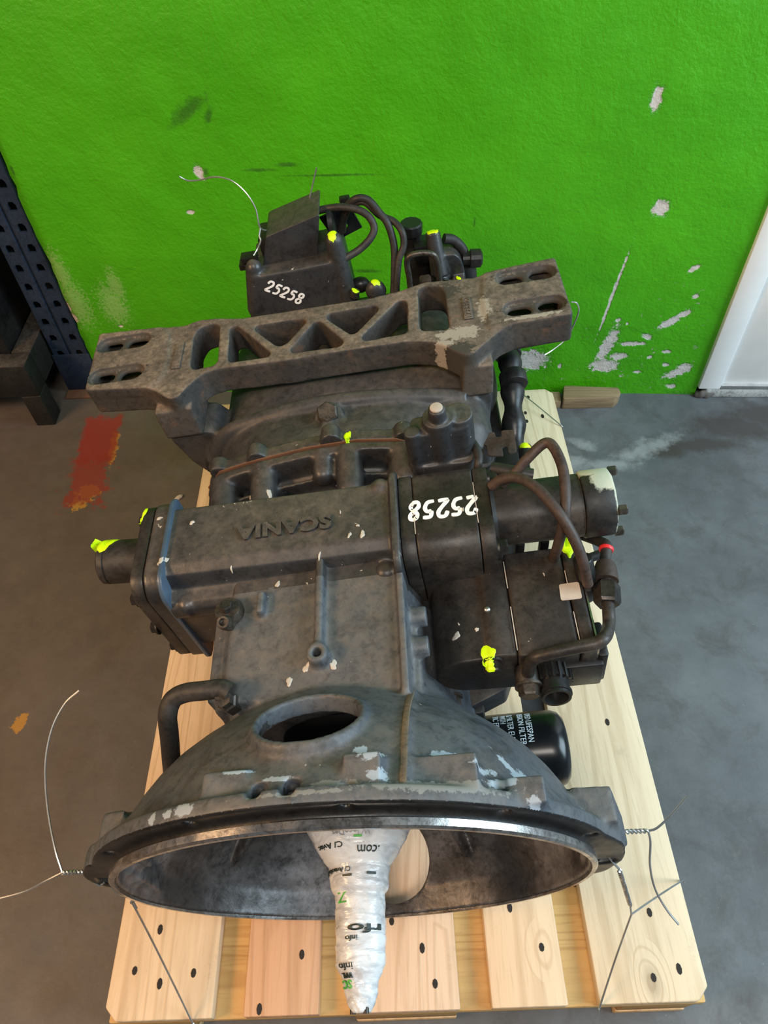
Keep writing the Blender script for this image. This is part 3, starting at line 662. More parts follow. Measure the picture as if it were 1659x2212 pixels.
# --- rear joint, rear housing
def sup(cx, cz, a, b, n, y, m=56):
    out = []
    for i in range(m):
        t = 2 * math.pi * i / m; c, s_ = math.cos(t), math.sin(t)
        out.append((cx + a * math.copysign(abs(c) ** (2 / n), c), y, cz + b * math.copysign(abs(s_) ** (2 / n), s_)))
    return out
MB().prism(arch(1.005), 'y', 0.5085, 0.5105).build('rusty_gasket', M['rusty'], GB)
jf = MB().prism(arch(1.0), 'y', 0.511, 0.529)
for x, z in ((-0.168, 0.118), (-0.108, 0.136), (0.0, 0.152), (0.098, 0.138)): jf.cyl((x, 0.511, z), (x, 0.534, z), 0.014, seg=18)
cast('joint_flange', jf, M['case'], GB, 0.0024, None, 3)
rh = MB().loft([sup(-0.022, -0.06, 0.160, 0.185, 3, 0.520), sup(-0.015, -0.06, 0.175, 0.182, 3, 0.56), sup(-0.008, -0.07, 0.200, 0.180, 3.4, 0.60), sup(0.0, -0.075, 0.215, 0.172, 4, 0.65), sup(0.0, -0.08, 0.215, 0.165, 4, 0.86), sup(0.0, -0.08, 0.17, 0.13, 3, 0.95)])
rh.loft([sup(0.125, -0.01, 0.090, 0.085, 4, 0.545), sup(0.125, -0.01, 0.100, 0.100, 4, 0.575), sup(0.115, -0.01, 0.105, 0.105, 4, 0.75)])
rh.tube([(-0.225, 0.63, 0.02), (-0.18, 0.632, 0.075), (-0.09, 0.634, 0.098), (0.0, 0.636, 0.104), (0.10, 0.632, 0.098), (0.19, 0.63, 0.08)], 0.014, 12)
rh.cyl((-0.012, 0.612, 0.08), (-0.012, 0.598, 0.118), 0.022, seg=24); rh.box((-0.022, 0.53, 0.10), (-0.004, 0.60, 0.122))
rh.prism(rounded([(-0.278, 0.084), (-0.205, 0.084), (-0.185, 0.05), (-0.185, -0.03), (-0.235, -0.03), (-0.262, 0.02)], 0.01), 'y', 0.632, 0.70)
rh.prism(rounded([(0.230, 0.084), (0.185, 0.084), (0.17, 0.0), (0.222, 0.0)], 0.01), 'y', 0.632, 0.70)
cast('rear_housing', rh, M['rear'], GB, 0.003, None, 8)
MB().hexbolt((-0.012, 0.600, 0.115), (0, -0.42, 0.9), 0.0165, 0.016, False).build('bolt', M['bolt'], GB, smooth=25)
su = MB().box((-0.10, 0.40, -0.290), (0.10, 0.80, -0.2)); cast('oil_sump', su, M['dark'], GB, 0.006, None, 2)
# round side cover, pipes and clip on the right flank
sc = MB().lathe([(0.0, 0.004), (0.0, 0.062), (0.018, 0.062), (0.032, 0.050), (0.038, 0.03), (0.040, 0.004)], (0.205, 0.74, 0.0), (1, -0.15, 0.15), 40)
sc.build('side_cover', M['rear'], GB, smooth=40)
MB().tube([(0.27, 0.83, 0.03), (0.272, 0.76, 0.02), (0.268, 0.70, 0.0), (0.262, 0.64, -0.03), (0.258, 0.56, -0.06)], lambda t: 0.017 + 0.003 * math.sin(t * 30), 14).build('coolant_pipe', M['dark'], GB)
MB().box((0.205, 0.50, -0.12), (0.245, 0.80, -0.02)).build('side_block', M['dark'], GB, bevel=0.008)
for y in (0.80, 0.73): MB().cyl((0.272, y, 0.02), (0.272, y - 0.022, 0.016), 0.0225, seg=20).build('hose_clamp', M['dark'], GB, bevel=0.002)
cpl = MB().prism(rounded([(0.1843, 0.567, 0.06)[:2], (0.2246, 0.5744, 0.06)[:2], (0.2251, 0.5624, 0.06)[:2], (0.2338, 0.5626, 0.06)[:2], (0.2341, 0.5745, 0.06)[:2], (0.2528, 0.5729, 0.06)[:2], (0.2514, 0.5307, 0.06)[:2], (0.2385, 0.5277, 0.06)[:2], (0.2392, 0.5426, 0.06)[:2], (0.2312, 0.5423, 0.06)[:2], (0.2316, 0.5254, 0.06)[:2], (0.2102, 0.5291, 0.06)[:2], (0.2096, 0.5515, 0.06)[:2], (0.184, 0.5516, 0.06)[:2]], 0.004), 'z', 0.0575, 0.0605)
cpl.build('cable_clip', M['rusthose'], GB, bevel=0.0008)
MB().cyl((0.2686, 0.5717, 0.02), (0.2665, 0.5491, 0.02), 0.010, seg=16).build('drain_plug', M['dark'], GB, bevel=0.002)
for k, (a, b_, r) in enumerate((((0.2019, 0.5563, 0.03), (0.2019, 0.5836, -0.03), 0.02), ((0.2375, 0.5712, 0.0), (0.2331, 0.5756, -0.05), 0.025), ((0.2576, 0.5658, -0.02), (0.2613, 0.5694, -0.06), 0.018))):
    MB().cyl(a, b_, r, seg=18).build('fitting', M['dark'], GB, bevel=0.004)

# --- rear cross member with lattice windows
Z0 = 0.155
outl = [(-0.3959, 0.8221, 0.155), (-0.3259, 0.8165, 0.155), (-0.2896, 0.8151, 0.155), (-0.2453, 0.8106, 0.155), (-0.2227, 0.8194, 0.155), (-0.1949, 0.8175, 0.155), (-0.151, 0.807, 0.155), (-0.0793, 0.805, 0.155), (-0.0132, 0.8064, 0.155), (0.0542, 0.805, 0.155), (0.1087, 0.8125, 0.155), (0.1494, 0.8248, 0.155), (0.2096, 0.8175, 0.155), (0.2291, 0.816, 0.155), (0.2512, 0.8258, 0.155), (0.282, 0.8285, 0.155), (0.355, 0.8319, 0.155),
        (0.3569, 0.692, 0.155), (0.2701, 0.6886, 0.155), (0.2495, 0.6799, 0.155), (0.2249, 0.659, 0.155), (0.2084, 0.6418, 0.155), (0.1938, 0.6411, 0.155), (0.1798, 0.6541, 0.155), (0.1631, 0.6709, 0.155), (0.1483, 0.6804, 0.155), (0.1152, 0.6889, 0.155), (0.0519, 0.6896, 0.155), (-0.0114, 0.6892, 0.155), (-0.0683, 0.6871, 0.155), (-0.1737, 0.6912, 0.155), (-0.1995, 0.6863, 0.155), (-0.2226, 0.6607, 0.155), (-0.233, 0.6421, 0.155), (-0.2455, 0.6387, 0.155), (-0.2595, 0.6493, 0.155), (-0.2759, 0.6645, 0.155), (-0.3043, 0.6743, 0.155), (-0.3908, 0.6847, 0.155)]
cm = MB().prism(rounded([p[:2] for p in outl], 0.006), 'z', 0.106, Z0)
wins = [[(-0.2185, 0.7985, 0.155), (-0.1933, 0.8031, 0.155), (-0.1854, 0.7942, 0.155), (-0.1795, 0.7112, 0.155), (-0.1844, 0.7018, 0.155), (-0.2165, 0.6982, 0.155), (-0.223, 0.7079, 0.155), (-0.226, 0.7774, 0.155)],
        [(-0.1668, 0.7864, 0.155), (-0.1555, 0.7884, 0.155), (-0.0957, 0.7109, 0.155), (-0.098, 0.7019, 0.155), (-0.1587, 0.7025, 0.155), (-0.1631, 0.7098, 0.155)],
        [(-0.1257, 0.7803, 0.155), (-0.0457, 0.7807, 0.155), (-0.0424, 0.7697, 0.155), (-0.0723, 0.7249, 0.155), (-0.0862, 0.7237, 0.155), (-0.1242, 0.7697, 0.155)],
        [(-0.0275, 0.7684, 0.155), (-0.0185, 0.7663, 0.155), (0.0183, 0.7119, 0.155), (0.014, 0.7012, 0.155), (-0.0611, 0.7022, 0.155), (-0.0651, 0.7115, 0.155)],
        [(-0.0091, 0.7823, 0.155), (0.07, 0.7848, 0.155), (0.0741, 0.7735, 0.155), (0.0377, 0.7267, 0.155), (0.0298, 0.7242, 0.155), (-0.0075, 0.7693, 0.155)],
        [(0.1045, 0.7867, 0.155), (0.1155, 0.7863, 0.155), (0.1186, 0.7774, 0.155), (0.1156, 0.7087, 0.155), (0.0501, 0.7047, 0.155), (0.0454, 0.7153, 0.155)],
        [(0.138, 0.8086, 0.155), (0.1486, 0.8131, 0.155), (0.1722, 0.807, 0.155), (0.1788, 0.7901, 0.155), (0.1778, 0.706, 0.155), (0.1727, 0.7029, 0.155), (0.1385, 0.7077, 0.155), (0.1342, 0.7172, 0.155)]]
cm.prism(rounded([(-0.3959, 0.8221, 0.155)[:2], (-0.2838, 0.8138, 0.155)[:2], (-0.2699, 0.7954, 0.155)[:2], (-0.2627, 0.7379, 0.155)[:2], (-0.2645, 0.6907, 0.155)[:2], (-0.281, 0.6686, 0.155)[:2], (-0.3908, 0.6847, 0.155)[:2]], 0.006), 'z', 0.14, Z0 + 0.0028)
cm.prism(rounded([(0.2425, 0.8197, 0.155)[:2], (0.355, 0.8319, 0.155)[:2], (0.3569, 0.692, 0.155)[:2], (0.2722, 0.6891, 0.155)[:2], (0.2366, 0.6839, 0.155)[:2], (0.2314, 0.7552, 0.155)[:2]], 0.006), 'z', 0.14, Z0 + 0.0028)
cc = MB(); cs = MB()
for q in wins: cc.prism(rounded([p[:2] for p in q], 0.007), 'z', 0.08, 0.2)
def slot(c, ln, wd, ang, n=8):
    out = []
    for s_ in (1, -1):
        for k in range(n + 1):
            a = -math.pi / 2 + math.pi * k / n + (0 if s_ > 0 else math.pi)
            x, y = s_ * ln + wd * math.cos(a), wd * math.sin(a)
            out.append((c[0] + x * math.cos(ang) - y * math.sin(ang), c[1] + x * math.sin(ang) + y * math.cos(ang)))
    return out
SLOTS = [(-0.3688, 0.7892, 0.155), (-0.3238, 0.7871, 0.155), (-0.3674, 0.7142, 0.155), (-0.3225, 0.7122, 0.155), (0.2813, 0.7976, 0.155), (0.3273, 0.802, 0.155), (0.2837, 0.7225, 0.155), (0.329, 0.7255, 0.155)]
for c in SLOTS: cc.prism(slot(c, 0.0070, 0.0108, 0), 'z', 0.13, 0.2)
cv = MB().box((-0.383, 0.694, 0.1125), (-0.298, 0.812, 0.143)); cv.box((0.258, 0.703, 0.1125), (0.345, 0.818, 0.143))
for a, b_ in ((0, 1), (2, 3), (4, 5), (6, 7)):
    c = [(SLOTS[a][i] + SLOTS[b_][i]) / 2 for i in (0, 1)]; d = math.hypot(SLOTS[a][0] - SLOTS[b_][0], SLOTS[a][1] - SLOTS[b_][1])
    cs.prism(slot(c, d / 2 + 0.006, 0.0170, 0), 'z', Z0 - 0.0035, 0.2)
# legs down to the rear housing
def leg(sx, x0, x1):
    cm.loft([[(x0, 0.640, 0.13), (x1, 0.640, 0.13), (x1, 0.705, 0.13), (x0, 0.705, 0.13)], [(x0 + 0.006 * sx, 0.626, 0.085), (x1 + 0.004 * sx, 0.626, 0.085), (x1 + 0.004 * sx, 0.700, 0.085), (x0 + 0.006 * sx, 0.700, 0.085)]])
leg(1, -0.283, -0.222); leg(-1, 0.19, 0.235)
M['iron'].name = 'dusty_cast_iron'
npl = (0.2016, 0.716, 0.157)
CM = cast('cross_member', cm, M['iron'], GB, 0.0023, [cv, cc, cs], 5)
MB().box((npl[0], npl[1], 0.152), (npl[0] + 0.014, npl[1] + 0.052, 0.1575)).build('number_plate', M['iron'], CM, bevel=0.001)
text_solid('cast_number', '1795302', plane_map((npl[0] + 0.0115, npl[1] + 0.003, 0.1574), (npl[0] + 0.0115, npl[1] + 0.049, 0.1574), (npl[0] + 0.0025, npl[1] + 0.003, 0.1574), (0, 0, 1)), M['iron'], CM, 0.0012)
lp = (-0.2472, 0.7047, 0.155)
MB().box((lp[0] - 0.006, lp[1], 0.150), (lp[0] + 0.008, lp[1] + 0.060, 0.1572)).build('number_plate', M['iron'], CM, bevel=0.001)
for (x, y, z, d) in ((-0.222, 0.628, 0.015, (0.3, -0.9, 0.45)), (0.205, 0.628, 0.02, (-0.2, -0.9, 0.4))):
    MB().hexbolt((x, y, z), d, 0.0145, 0.016).build('bolt', M['bolt'], GB, smooth=25)

# --- electric actuator box at the right
AX0, AX1 = 0.110, 0.296
ob = [(0.205, 0.100), (0.188, 0.104), (0.176, 0.103), (0.170, 0.098), (0.160, 0.098)] + [(0.150 + 0.040 * math.cos(a), 0.055 + 0.042 * math.sin(a)) for a in [math.pi / 2 + 0.1 + k * (math.pi - 0.2) / 14 for k in range(15)]] + [(0.205, 0.010)]
ACT = MB().prism(ob, 'y', 0.2, 0.332).build('actuator_motor', M['actuator'], GB, bevel=0.003, seg=3)
MB().prism(rounded([(0.2055, 0.006), (0.274, 0.006), (0.274, 0.104), (0.2055, 0.104)], 0.006), 'y', 0.197, 0.334).build('actuator_box', M['actuator'], GB, bevel=0.003, seg=3)
MB().prism(rounded([(0.2748, 0.006), (0.292, 0.006), (0.292, 0.104), (0.2748, 0.104)], 0.005), 'y', 0.196, 0.335).build('end_cover', M['actuator'], GB, bevel=0.0025, seg=3)
MB().prism([(0.2922, 0.008), (0.2942, 0.008), (0.2942, 0.1035), (0.2922, 0.1035)], 'y', 0.198, 0.333).build('edge_plate', M['bright'], GB)
MB().ball((0.178, 0.260, 0.104), (0.0042, 0.0042, 0.003), 10).build('rivet', M['bright'], GB)
MB().box((0.158, 0.326, 0.085), (0.205, 0.345, 0.108)).build('mount_bracket', M['darkbolt'], GB, bevel=0.004)
MB().cyl((0.150, 0.330, 0.096), (0.150, 0.342, 0.096), 0.007, seg=14).build('spacer', M['white'], GB, bevel=0.001)
for p, r, mt in (((0.176, 0.1995, 0.092), 0.0105, 'darkbolt'), ((0.124, 0.1995, 0.004), 0.0095, 'bolt')):
    MB().hexbolt(p, (0, -1, 0), r, 0.014).build('bolt', M[mt], GB, smooth=25)
for y, z in ((0.21, 0.088), (0.322, 0.09), (0.21, 0.02)):
    MB().hexbolt((0.2942, y, z), (1, 0, 0), 0.0075, 0.009).build('bolt', M['darkbolt'], GB, smooth=25)
LB = MB().prism(rounded([(0.2644, 0.282, 0.105)[:2], (0.2875, 0.2828, 0.105)[:2], (0.2874, 0.2605, 0.105)[:2], (0.2632, 0.2605, 0.105)[:2]], 0.003), 'z', 0.1035, 0.1046).build('worn_label', M['label'], GB)
# banjo pipe along the front of the box, turning to the rear at the right
bj = (0.213, 0.186, 0.070)
MB().cyl((0.213, 0.198, 0.070), (0.213, 0.176, 0.070), 0.0135, seg=24).build('banjo', M['actuator'], GB, bevel=0.002)
MB().hexbolt((0.213, 0.177, 0.070), (0, -1, 0), 0.0125, 0.014).build('bolt', M['bolt'], GB, smooth=25)
MB().tube([(0.213, 0.186, 0.072), (0.2188, 0.187, 0.1135), (0.236, 0.187, 0.1259), (0.2604, 0.188, 0.1317), (0.2845, 0.189, 0.1351), (0.2959, 0.195, 0.1345), (0.3088, 0.2223, 0.105), (0.3125, 0.2387, 0.103), (0.3161, 0.2609, 0.1)], 0.0072, 14).build('steel_pipe', M['actuator'], GB)
MB().cyl((0.314, 0.2514, 0.1), (0.3187, 0.2779, 0.1), 0.0150, seg=6, prof=[(0, 0.0135), (0.12, 0.0155), (0.88, 0.0155), (1, 0.0135)]).build('union_nut', M['darkbolt'], GB, smooth=25)
MB().cyl((0.3184, 0.2767, 0.1), (0.3192, 0.2828, 0.1), 0.0095, seg=18).build('union_thread', M['darkbolt'], GB)
MB().cyl((0.319, 0.2816, 0.1), (0.3233, 0.3066, 0.1), 0.0128, seg=18, prof=[(0, 0.0145), (0.3, 0.0142), (0.75, 0.0128), (1, 0.0105)]).build('union_sleeve', M['rusthose'], GB, smooth=40)
MB().tube([(0.3227, 0.3041, 0.1), (0.3272, 0.3199, 0.1), (0.3304, 0.3295, 0.1), (0.3274, 0.3407, 0.092), (0.3176, 0.3571, 0.08), (0.3032, 0.3815, 0.06), (0.2873, 0.4052, 0.04)], 0.0068, 14).build('air_hose', M['hose'], GB)
MB().cyl((0.3279, 0.3231, 0.1), (0.3294, 0.3276, 0.1), 0.0088, seg=20).build('red_ring', M['red'], GB, bevel=0.001)
MB().cyl((0.3307, 0.3446, 0.06), (0.3034, 0.3372, 0.06), 0.006, seg=12).build('stub_pipe', M['hose'], GB)
# round plug socket under the pipe
PS = MB().cyl((0.242, 0.198, 0.060), (0.242, 0.160, 0.066), 0.018, seg=32, prof=[(0, 0.0205), (0.5, 0.0205), (0.51, 0.017), (0.8, 0.0165), (0.81, 0.0182), (0.9, 0.0182), (0.91, 0.0165), (1, 0.0165), (1, 0.0135), (0.7, 0.013)]).build('plug_socket', M['plug'], GB, smooth=30)
for k in range(18):
    a = 2 * math.pi * k / 18; MB().box((-0.0012, -0.0085, -0.001), (0.0012, 0.0085, 0.0022)).build('knurl', M['plug'], PS).matrix_local = Matrix.Translation((0.242, 0.188, 0.0616)) @ Matrix.Rotation(a, 4, 'Y') @ Matrix.Translation((0, 0, 0.0203))
MB().box((0.248, 0.190, 0.02), (0.300, 0.200, 0.075)).build('mount_plate', M['dark'], GB, bevel=0.003)
lv = MB().box((0.294, 0.196, 0.015), (0.306, 0.240, 0.085)).build('side_bracket', M['dark'], GB, bevel=0.004)
# cables
MB().tube([(0.2148, 0.3899, 0.17), (0.2287, 0.3897, 0.185), (0.2464, 0.3991, 0.2), (0.2667, 0.4097, 0.21), (0.2758, 0.4013, 0.212), (0.2809, 0.3708, 0.21), (0.279, 0.339, 0.2), (0.2744, 0.3186, 0.185), (0.2672, 0.3087, 0.15), (0.2645, 0.3187, 0.1)], 0.0062, 12).build('cable', M['rusthose'], GB)
MB().tube([(0.2019, 0.3884, 0.17), (0.2146, 0.385, 0.185), (0.2313, 0.3763, 0.195), (0.2498, 0.3536, 0.2), (0.2675, 0.3219, 0.195), (0.2809, 0.2994, 0.175), (0.2893, 0.2836, 0.15), (0.2962, 0.2749, 0.11)], 0.0064, 12).build('cable', M['rusthose'], GB)
MB().cyl((0.2935, 0.2989, 0.13), (0.2982, 0.2869, 0.1), 0.0115, seg=16).build('cable_boot', M['plug'], GB, bevel=0.002)
MB().cyl((0.2996, 0.2907, 0.09), (0.2972, 0.2858, 0.06), 0.016, 0.012, seg=20).build('elbow_connector', M['rear'], GB, bevel=0.004)
MB().tube([(0.2061, 0.4277, 0.155), (0.2322, 0.4173, 0.155), (0.2541, 0.4125, 0.15)], 0.0085, 10).build('bracket_arm', M['actuator'], GB)
MB().tube([(0.1762, 0.4899, 0.15), (0.1871, 0.4753, 0.155), (0.1925, 0.4546, 0.155), (0.1905, 0.4398, 0.15), (0.1862, 0.4378, 0.13)], 0.0055, 10).build('cable', M['hose'], GB)

# --- oil filter and bracket low on the right
fx0, fx1, fy, fz, fr = 0.10, 0.262, 0.163, -0.115, 0.049
FI = MB().cyl((fx0, fy, fz), (fx1, fy, fz), fr, seg=64, prof=[(0, fr), (0.84, fr), (0.90, fr * 0.985), (0.95, fr * 0.92), (0.985, fr * 0.78), (1.0, fr * 0.55)]).build('oil_filter', M['filterblack'], GB, smooth=50)
def filt(body, x, h, a0, a1):
    def mf(u, v):
        a = R(a0 + (a1 - a0) * u)   # degrees from top toward the front
        return (x + h * v, fy - fr * math.sin(a), fz + fr * math.cos(a)), (0, -math.sin(a), math.cos(a))
    text_solid('filter_print', body, mf, M['print'], FI, 0.0003)
filt('DED LIFESPAN', 0.2105, 0.0075, -50, 6); filt('ISSION FILTER', 0.2005, 0.0075, -50, 10)
filt('R FILTER ELEM', 0.1870, 0.0075, -50, 8); filt('WITH', 0.1780, 0.0075, -50, -28); filt('TIC FILTER', 0.1690, 0.0075, -50, -2)
MB().prism([(0.142, 0.195), (0.190, 0.215), (0.204, 0.245), (0.198, 0.262), (0.142, 0.262)], 'z', -0.075, -0.03).build('filter_bracket', M['rear'], GB, bevel=0.004)
MB().box((0.12, 0.19, -0.14), (0.16, 0.27, -0.04)).build('filter_head', M['dark'], GB, bevel=0.006)

# --- sensor, vent hose and small bosses on the case
MB().cyl((-0.122, 0.272, 0.128), (-0.122, 0.272, 0.152), 0.017, seg=28, prof=[(0, 0.017), (0.75, 0.017), (1, 0.0145)]).build('sensor_collar', M['bolt'], GB, smooth=30)
MB().hexbolt((-0.122, 0.272, 0.150), (0.05, 0.15, 1), 0.008, 0.010, False).build('bolt', M['darkbolt'], GB, smooth=25)
MB().cyl((-0.122, 0.258, 0.140), (-0.122, 0.250, 0.160), 0.0085, seg=18, prof=[(0, 0.0085), (0.8, 0.0085), (1, 0.007), (1, 0.0045), (0.8, 0.004)]).build('hollow_nut', M['bolt'], GB, smooth=30)
MB().cyl((-0.113, 0.164, 0.125), (-0.113, 0.158, 0.160), 0.0115, seg=6, prof=[(0, 0.0115), (0.6, 0.0115), (0.65, 0.0095), (1, 0.0095)]).build('hose_fitting', M['bolt'], GB, smooth=25)
MB().tube([(-0.1057, 0.165, 0.156), (-0.1148, 0.1698, 0.158), (-0.1356, 0.1698, 0.158), (-0.1578, 0.1706, 0.155), (-0.1734, 0.1663, 0.15), (-0.1815, 0.1536, 0.14), (-0.1877, 0.1397, 0.115), (-0.198, 0.1259, 0.08), (-0.2149, 0.1155, 0.03)], 0.0105, 14).build('vent_hose', M['hose'], GB)

# --- rear valve box with the painted number
rb = MB().loft([[(-0.215, 0.905, -0.06), (0.022, 0.905, -0.06), (0.022, 1.01, -0.06), (-0.215, 1.01, -0.06)], [(-0.139, 0.905, 0.158), (0.018, 0.905, 0.163), (0.018, 1.01, 0.163), (-0.139, 1.01, 0.158)]])
rb.cyl((-0.155, 0.922, 0.08), (-0.134, 0.922, 0.168), 0.017, 0.0145, seg=24); rb.cyl((0.012, 0.915, 0.02), (0.010, 0.920, 0.196), 0.0175, 0.0150, seg=24)
rb.ball((-0.134, 0.922, 0.166), 0.0145, 12); rb.ball((0.010, 0.920, 0.192), 0.015, 12)
rb.cyl((-0.075, 0.95, -0.08), (-0.075, 0.99, -0.08), 0.12, seg=32)
RB = cast('rear_valve_body', rb, M['case'], GB, 0.0026, None, 4)
MB().prism(rounded([(-0.1302, 0.935, 0.1354)[::2], (-0.0353, 0.935, 0.1252)[::2], (-0.0048, 0.935, 0.233)[::2], (-0.1012, 0.935, 0.2097)[::2]], 0.005), 'y', 0.935, 1.012).build('valve_cover', M['case'], GB, bevel=0.004, seg=3)
MB().lathe([(0.0, 0.001), (0.0, 0.030), (0.008, 0.030), (0.010, 0.022), (0.011, 0.001)], (0.002, 0.975, 0.190), (1, 0, 0), 28).build('round_cap', M['dark'], GB, smooth=30)
MB().prism(rounded([(-0.1306, 0.93, 0.1806)[::2], (-0.1219, 0.93, 0.1879)[::2], (-0.1243, 0.93, 0.1749)[::2], (-0.1337, 0.93, 0.1603)[::2], (-0.1378, 0.93, 0.1629)[::2]], 0.002), 'y', 0.925, 0.935).build('wire_eye', M['dark'], GB)
for q in ((-0.141, 0.94, 0.1758), (-0.1475, 0.94, 0.1633)): MB().box((q[0] - 0.014, 0.93, q[2] - 0.006), (q[0] + 0.012, 0.95, q[2] + 0.005)).build('cable_clip', M['dark'], GB, bevel=0.002)
MB().box((-0.120, 0.945, 0.165), (-0.100, 1.0, 0.200)).build('socket', M['dark'], GB, bevel=0.004)
# rear bracket with hole, cable loops
bk = MB().prism([(-0.0163, 1.0, 0.1897)[::2], (0.0375, 1.0, 0.2073)[::2], (0.0524, 1.0, 0.1594)[::2], (0.0016, 1.0, 0.1415)[::2]], 'y', 0.998, 1.003)
c_ = (0.0229, 1.0, 0.1675)
bct = MB().cyl((c_[0], 0.98, c_[2]), (c_[0], 1.02, c_[2]), 0.0058, seg=20)
o = bk.build('pierced_bracket', M['dark']); cu_ = bct.build('cutter', M['dark']); m_ = o.modifiers.new('b', 'BOOLEAN'); m_.object = cu_; m_.operation = 'DIFFERENCE'; apply_mods(o); bpy.data.objects.remove(cu_); finish(o, M['dark']); attach(o, GB)
MB().box((0.0238, 0.995, 0.2068), tuple(a + b_ for a, b_ in zip((0.0238, 0.995, 0.2068), (0.018, 0.012, 0.012)))).build('cable_clip', M['dark'], GB, bevel=0.002)
MB().tube([(-0.0856, 0.985, 0.1881), (-0.0519, 0.98, 0.2067), (-0.0014, 0.975, 0.2174), (0.0383, 0.965, 0.2194), (0.0671, 0.955, 0.2085), (0.0774, 0.945, 0.1892), (0.0685, 0.935, 0.1757), (0.0466, 0.925, 0.1644), (0.0192, 0.915, 0.1584)], 0.0062, 12).build('cable', M['hose'], GB)
MB().tube([(0.0193, 0.985, 0.166), (0.0316, 0.98, 0.2059), (0.054, 0.97, 0.2283), (0.0743, 0.965, 0.2259), (0.0898, 0.955, 0.206), (0.1007, 0.945, 0.1891), (0.1055, 0.93, 0.159), (0.1006, 0.915, 0.1251), (0.0916, 0.9, 0.0808)], 0.0062, 12).build('cable', M['hose'], GB)
MB().tube([(0.0086, 0.985, 0.1545), (0.0376, 0.978, 0.2085), (0.066, 0.968, 0.2224), (0.0888, 0.96, 0.199), (0.1104, 0.95, 0.1902), (0.1219, 0.935, 0.1787), (0.1218, 0.925, 0.1592), (0.1109, 0.915, 0.1413), (0.1013, 0.9, 0.1077), (0.0953, 0.895, 0.0741)], 0.0058, 12).build('cable', M['hose'], GB)
# sensors and fork behind the cross member
MB().cyl((0.1328, 0.98, 0.1118), (0.1382, 0.98, 0.1648), 0.0185, seg=12, prof=[(0, 0.016), (0.62, 0.016), (0.64, 0.0195), (0.96, 0.0195), (1, 0.017)]).build('sensor_plug', M['plug'], GB, smooth=25)
MB().box((0.118, 0.955, -0.05), (0.168, 1.005, 0.125)).build('sensor_body', M['dark'], GB, bevel=0.006)
MB().box((0.138, 0.942, 0.105), (0.168, 0.962, 0.140)).build('sensor_block', M['dark'], GB, bevel=0.003)
MB().tube([(0.1223, 0.885, 0.0863), (0.1241, 0.885, 0.1235), (0.1241, 0.885, 0.1523), (0.1311, 0.885, 0.1641), (0.148, 0.885, 0.1662), (0.1664, 0.885, 0.161), (0.1726, 0.885, 0.1485), (0.1735, 0.885, 0.1188), (0.173, 0.885, 0.0815)], 0.0052, 10).build('u_bracket', M['bolt'], GB)
MB().box((0.140, 0.895, 0.0), (0.160, 0.915, 0.105)).build('latch_tongue', M['rusthose'], GB, bevel=0.004)
tw = MB().cyl((0.176, 0.925, 0.09), (0.172, 0.950, 0.160), 0.0155, 0.0125, seg=20); tw.loft([sup(0.19, 0.06, 0.03, 0.065, 3, 0.93), sup(0.19, 0.06, 0.028, 0.06, 3, 0.99)]); tw.cyl((0.178, 0.918, 0.075), (0.177, 0.94, 0.09), 0.013, seg=18); tw.cyl((0.207, 0.922, 0.0), (0.207, 0.922, 0.082), 0.011, seg=18)
cast('valve_tower', tw, M['case'], GB, 0.0024, None, 4)
MB().cyl((0.178, 0.9165, 0.082), (0.178, 0.913, 0.081), 0.0115, seg=20).build('dark_socket', M['dark'], GB, bevel=0.001)
MB().tube([(0.190, 0.955, 0.140), (0.206, 0.958, 0.132), (0.220, 0.958, 0.112), (0.224, 0.955, 0.09)], 0.0085, 12).build('hose', M['hose'], GB)
MB().cyl((0.226, 0.955, -0.06), (0.224, 0.955, 0.085), 0.017, seg=20).build('pressure_pipe', M['dark'], GB, bevel=0.003)
MB().cyl((0.218, 0.950, 0.098), (0.252, 0.950, 0.094), 0.0135, seg=14, prof=[(0, 0.011), (0.35, 0.012), (0.4, 0.016), (0.9, 0.0155), (1, 0.011)]).build('hose_nut', M['dark'], GB, smooth=25)
MB().ball((0.0635, 0.9, 0.0977), (0.018, 0.014, 0.02), 14).build('boss', M['case'], GB)
MB().ball((0.0355, 0.93, 0.0934), (0.018, 0.014, 0.014), 10).build('boss', M['dark'], GB)
MB().cyl((0.0245, 0.9, 0.0935), (0.029, 0.9, 0.1042), 0.008, seg=10).build('bolt', M['bolt'], GB)
MB().box((-0.15, 0.87, -0.1), (0.24, 1.0, 0.02)).build('rear_cover', M['dark'], GB, bevel=0.01)

# --- hand-painted marks: laid on the metal below them
bpy.context.view_layer.update()
GBM = GB.matrix_world @ Matrix.Translation(-GBASE)
def lay(p, d, up=0.03):
    dg = bpy.context.evaluated_depsgraph_get()
    o_ = GBM @ (Vector(p) - Vector(d) * up); dd = (GBM.to_3x3() @ Vector(d)).normalized()
    hit, loc_, n_, i_, ob_, m_ = scn.ray_cast(dg, o_, dd, distance=up + 0.08)
    if not hit: return Vector(p), -Vector(d)
    return GBM.inverted() @ loc_, -Vector(d)
def ribbon(pts, wdt, d, name, mat, parent, th=0.0006):
    P = smoothpath(pts, 5); mb = MB(); secs = []
    for i, p in enumerate(P):
        t = (P[min(i + 1, len(P) - 1)] - P[max(i - 1, 0)]).normalized()
        s_ = Vector(d).cross(t).normalized() * (wdt / 2) * (0.96 + 0.05 * math.sin(i * 0.9))
        if i in (0, len(P) - 1): s_ = s_ * 0.75
        a, na = lay(p + s_, d); b_, nb = lay(p - s_, d)
        secs.append([a + na * th, b_ + nb * th, b_ - nb * th, a - na * th])
    return mb.loft(secs)
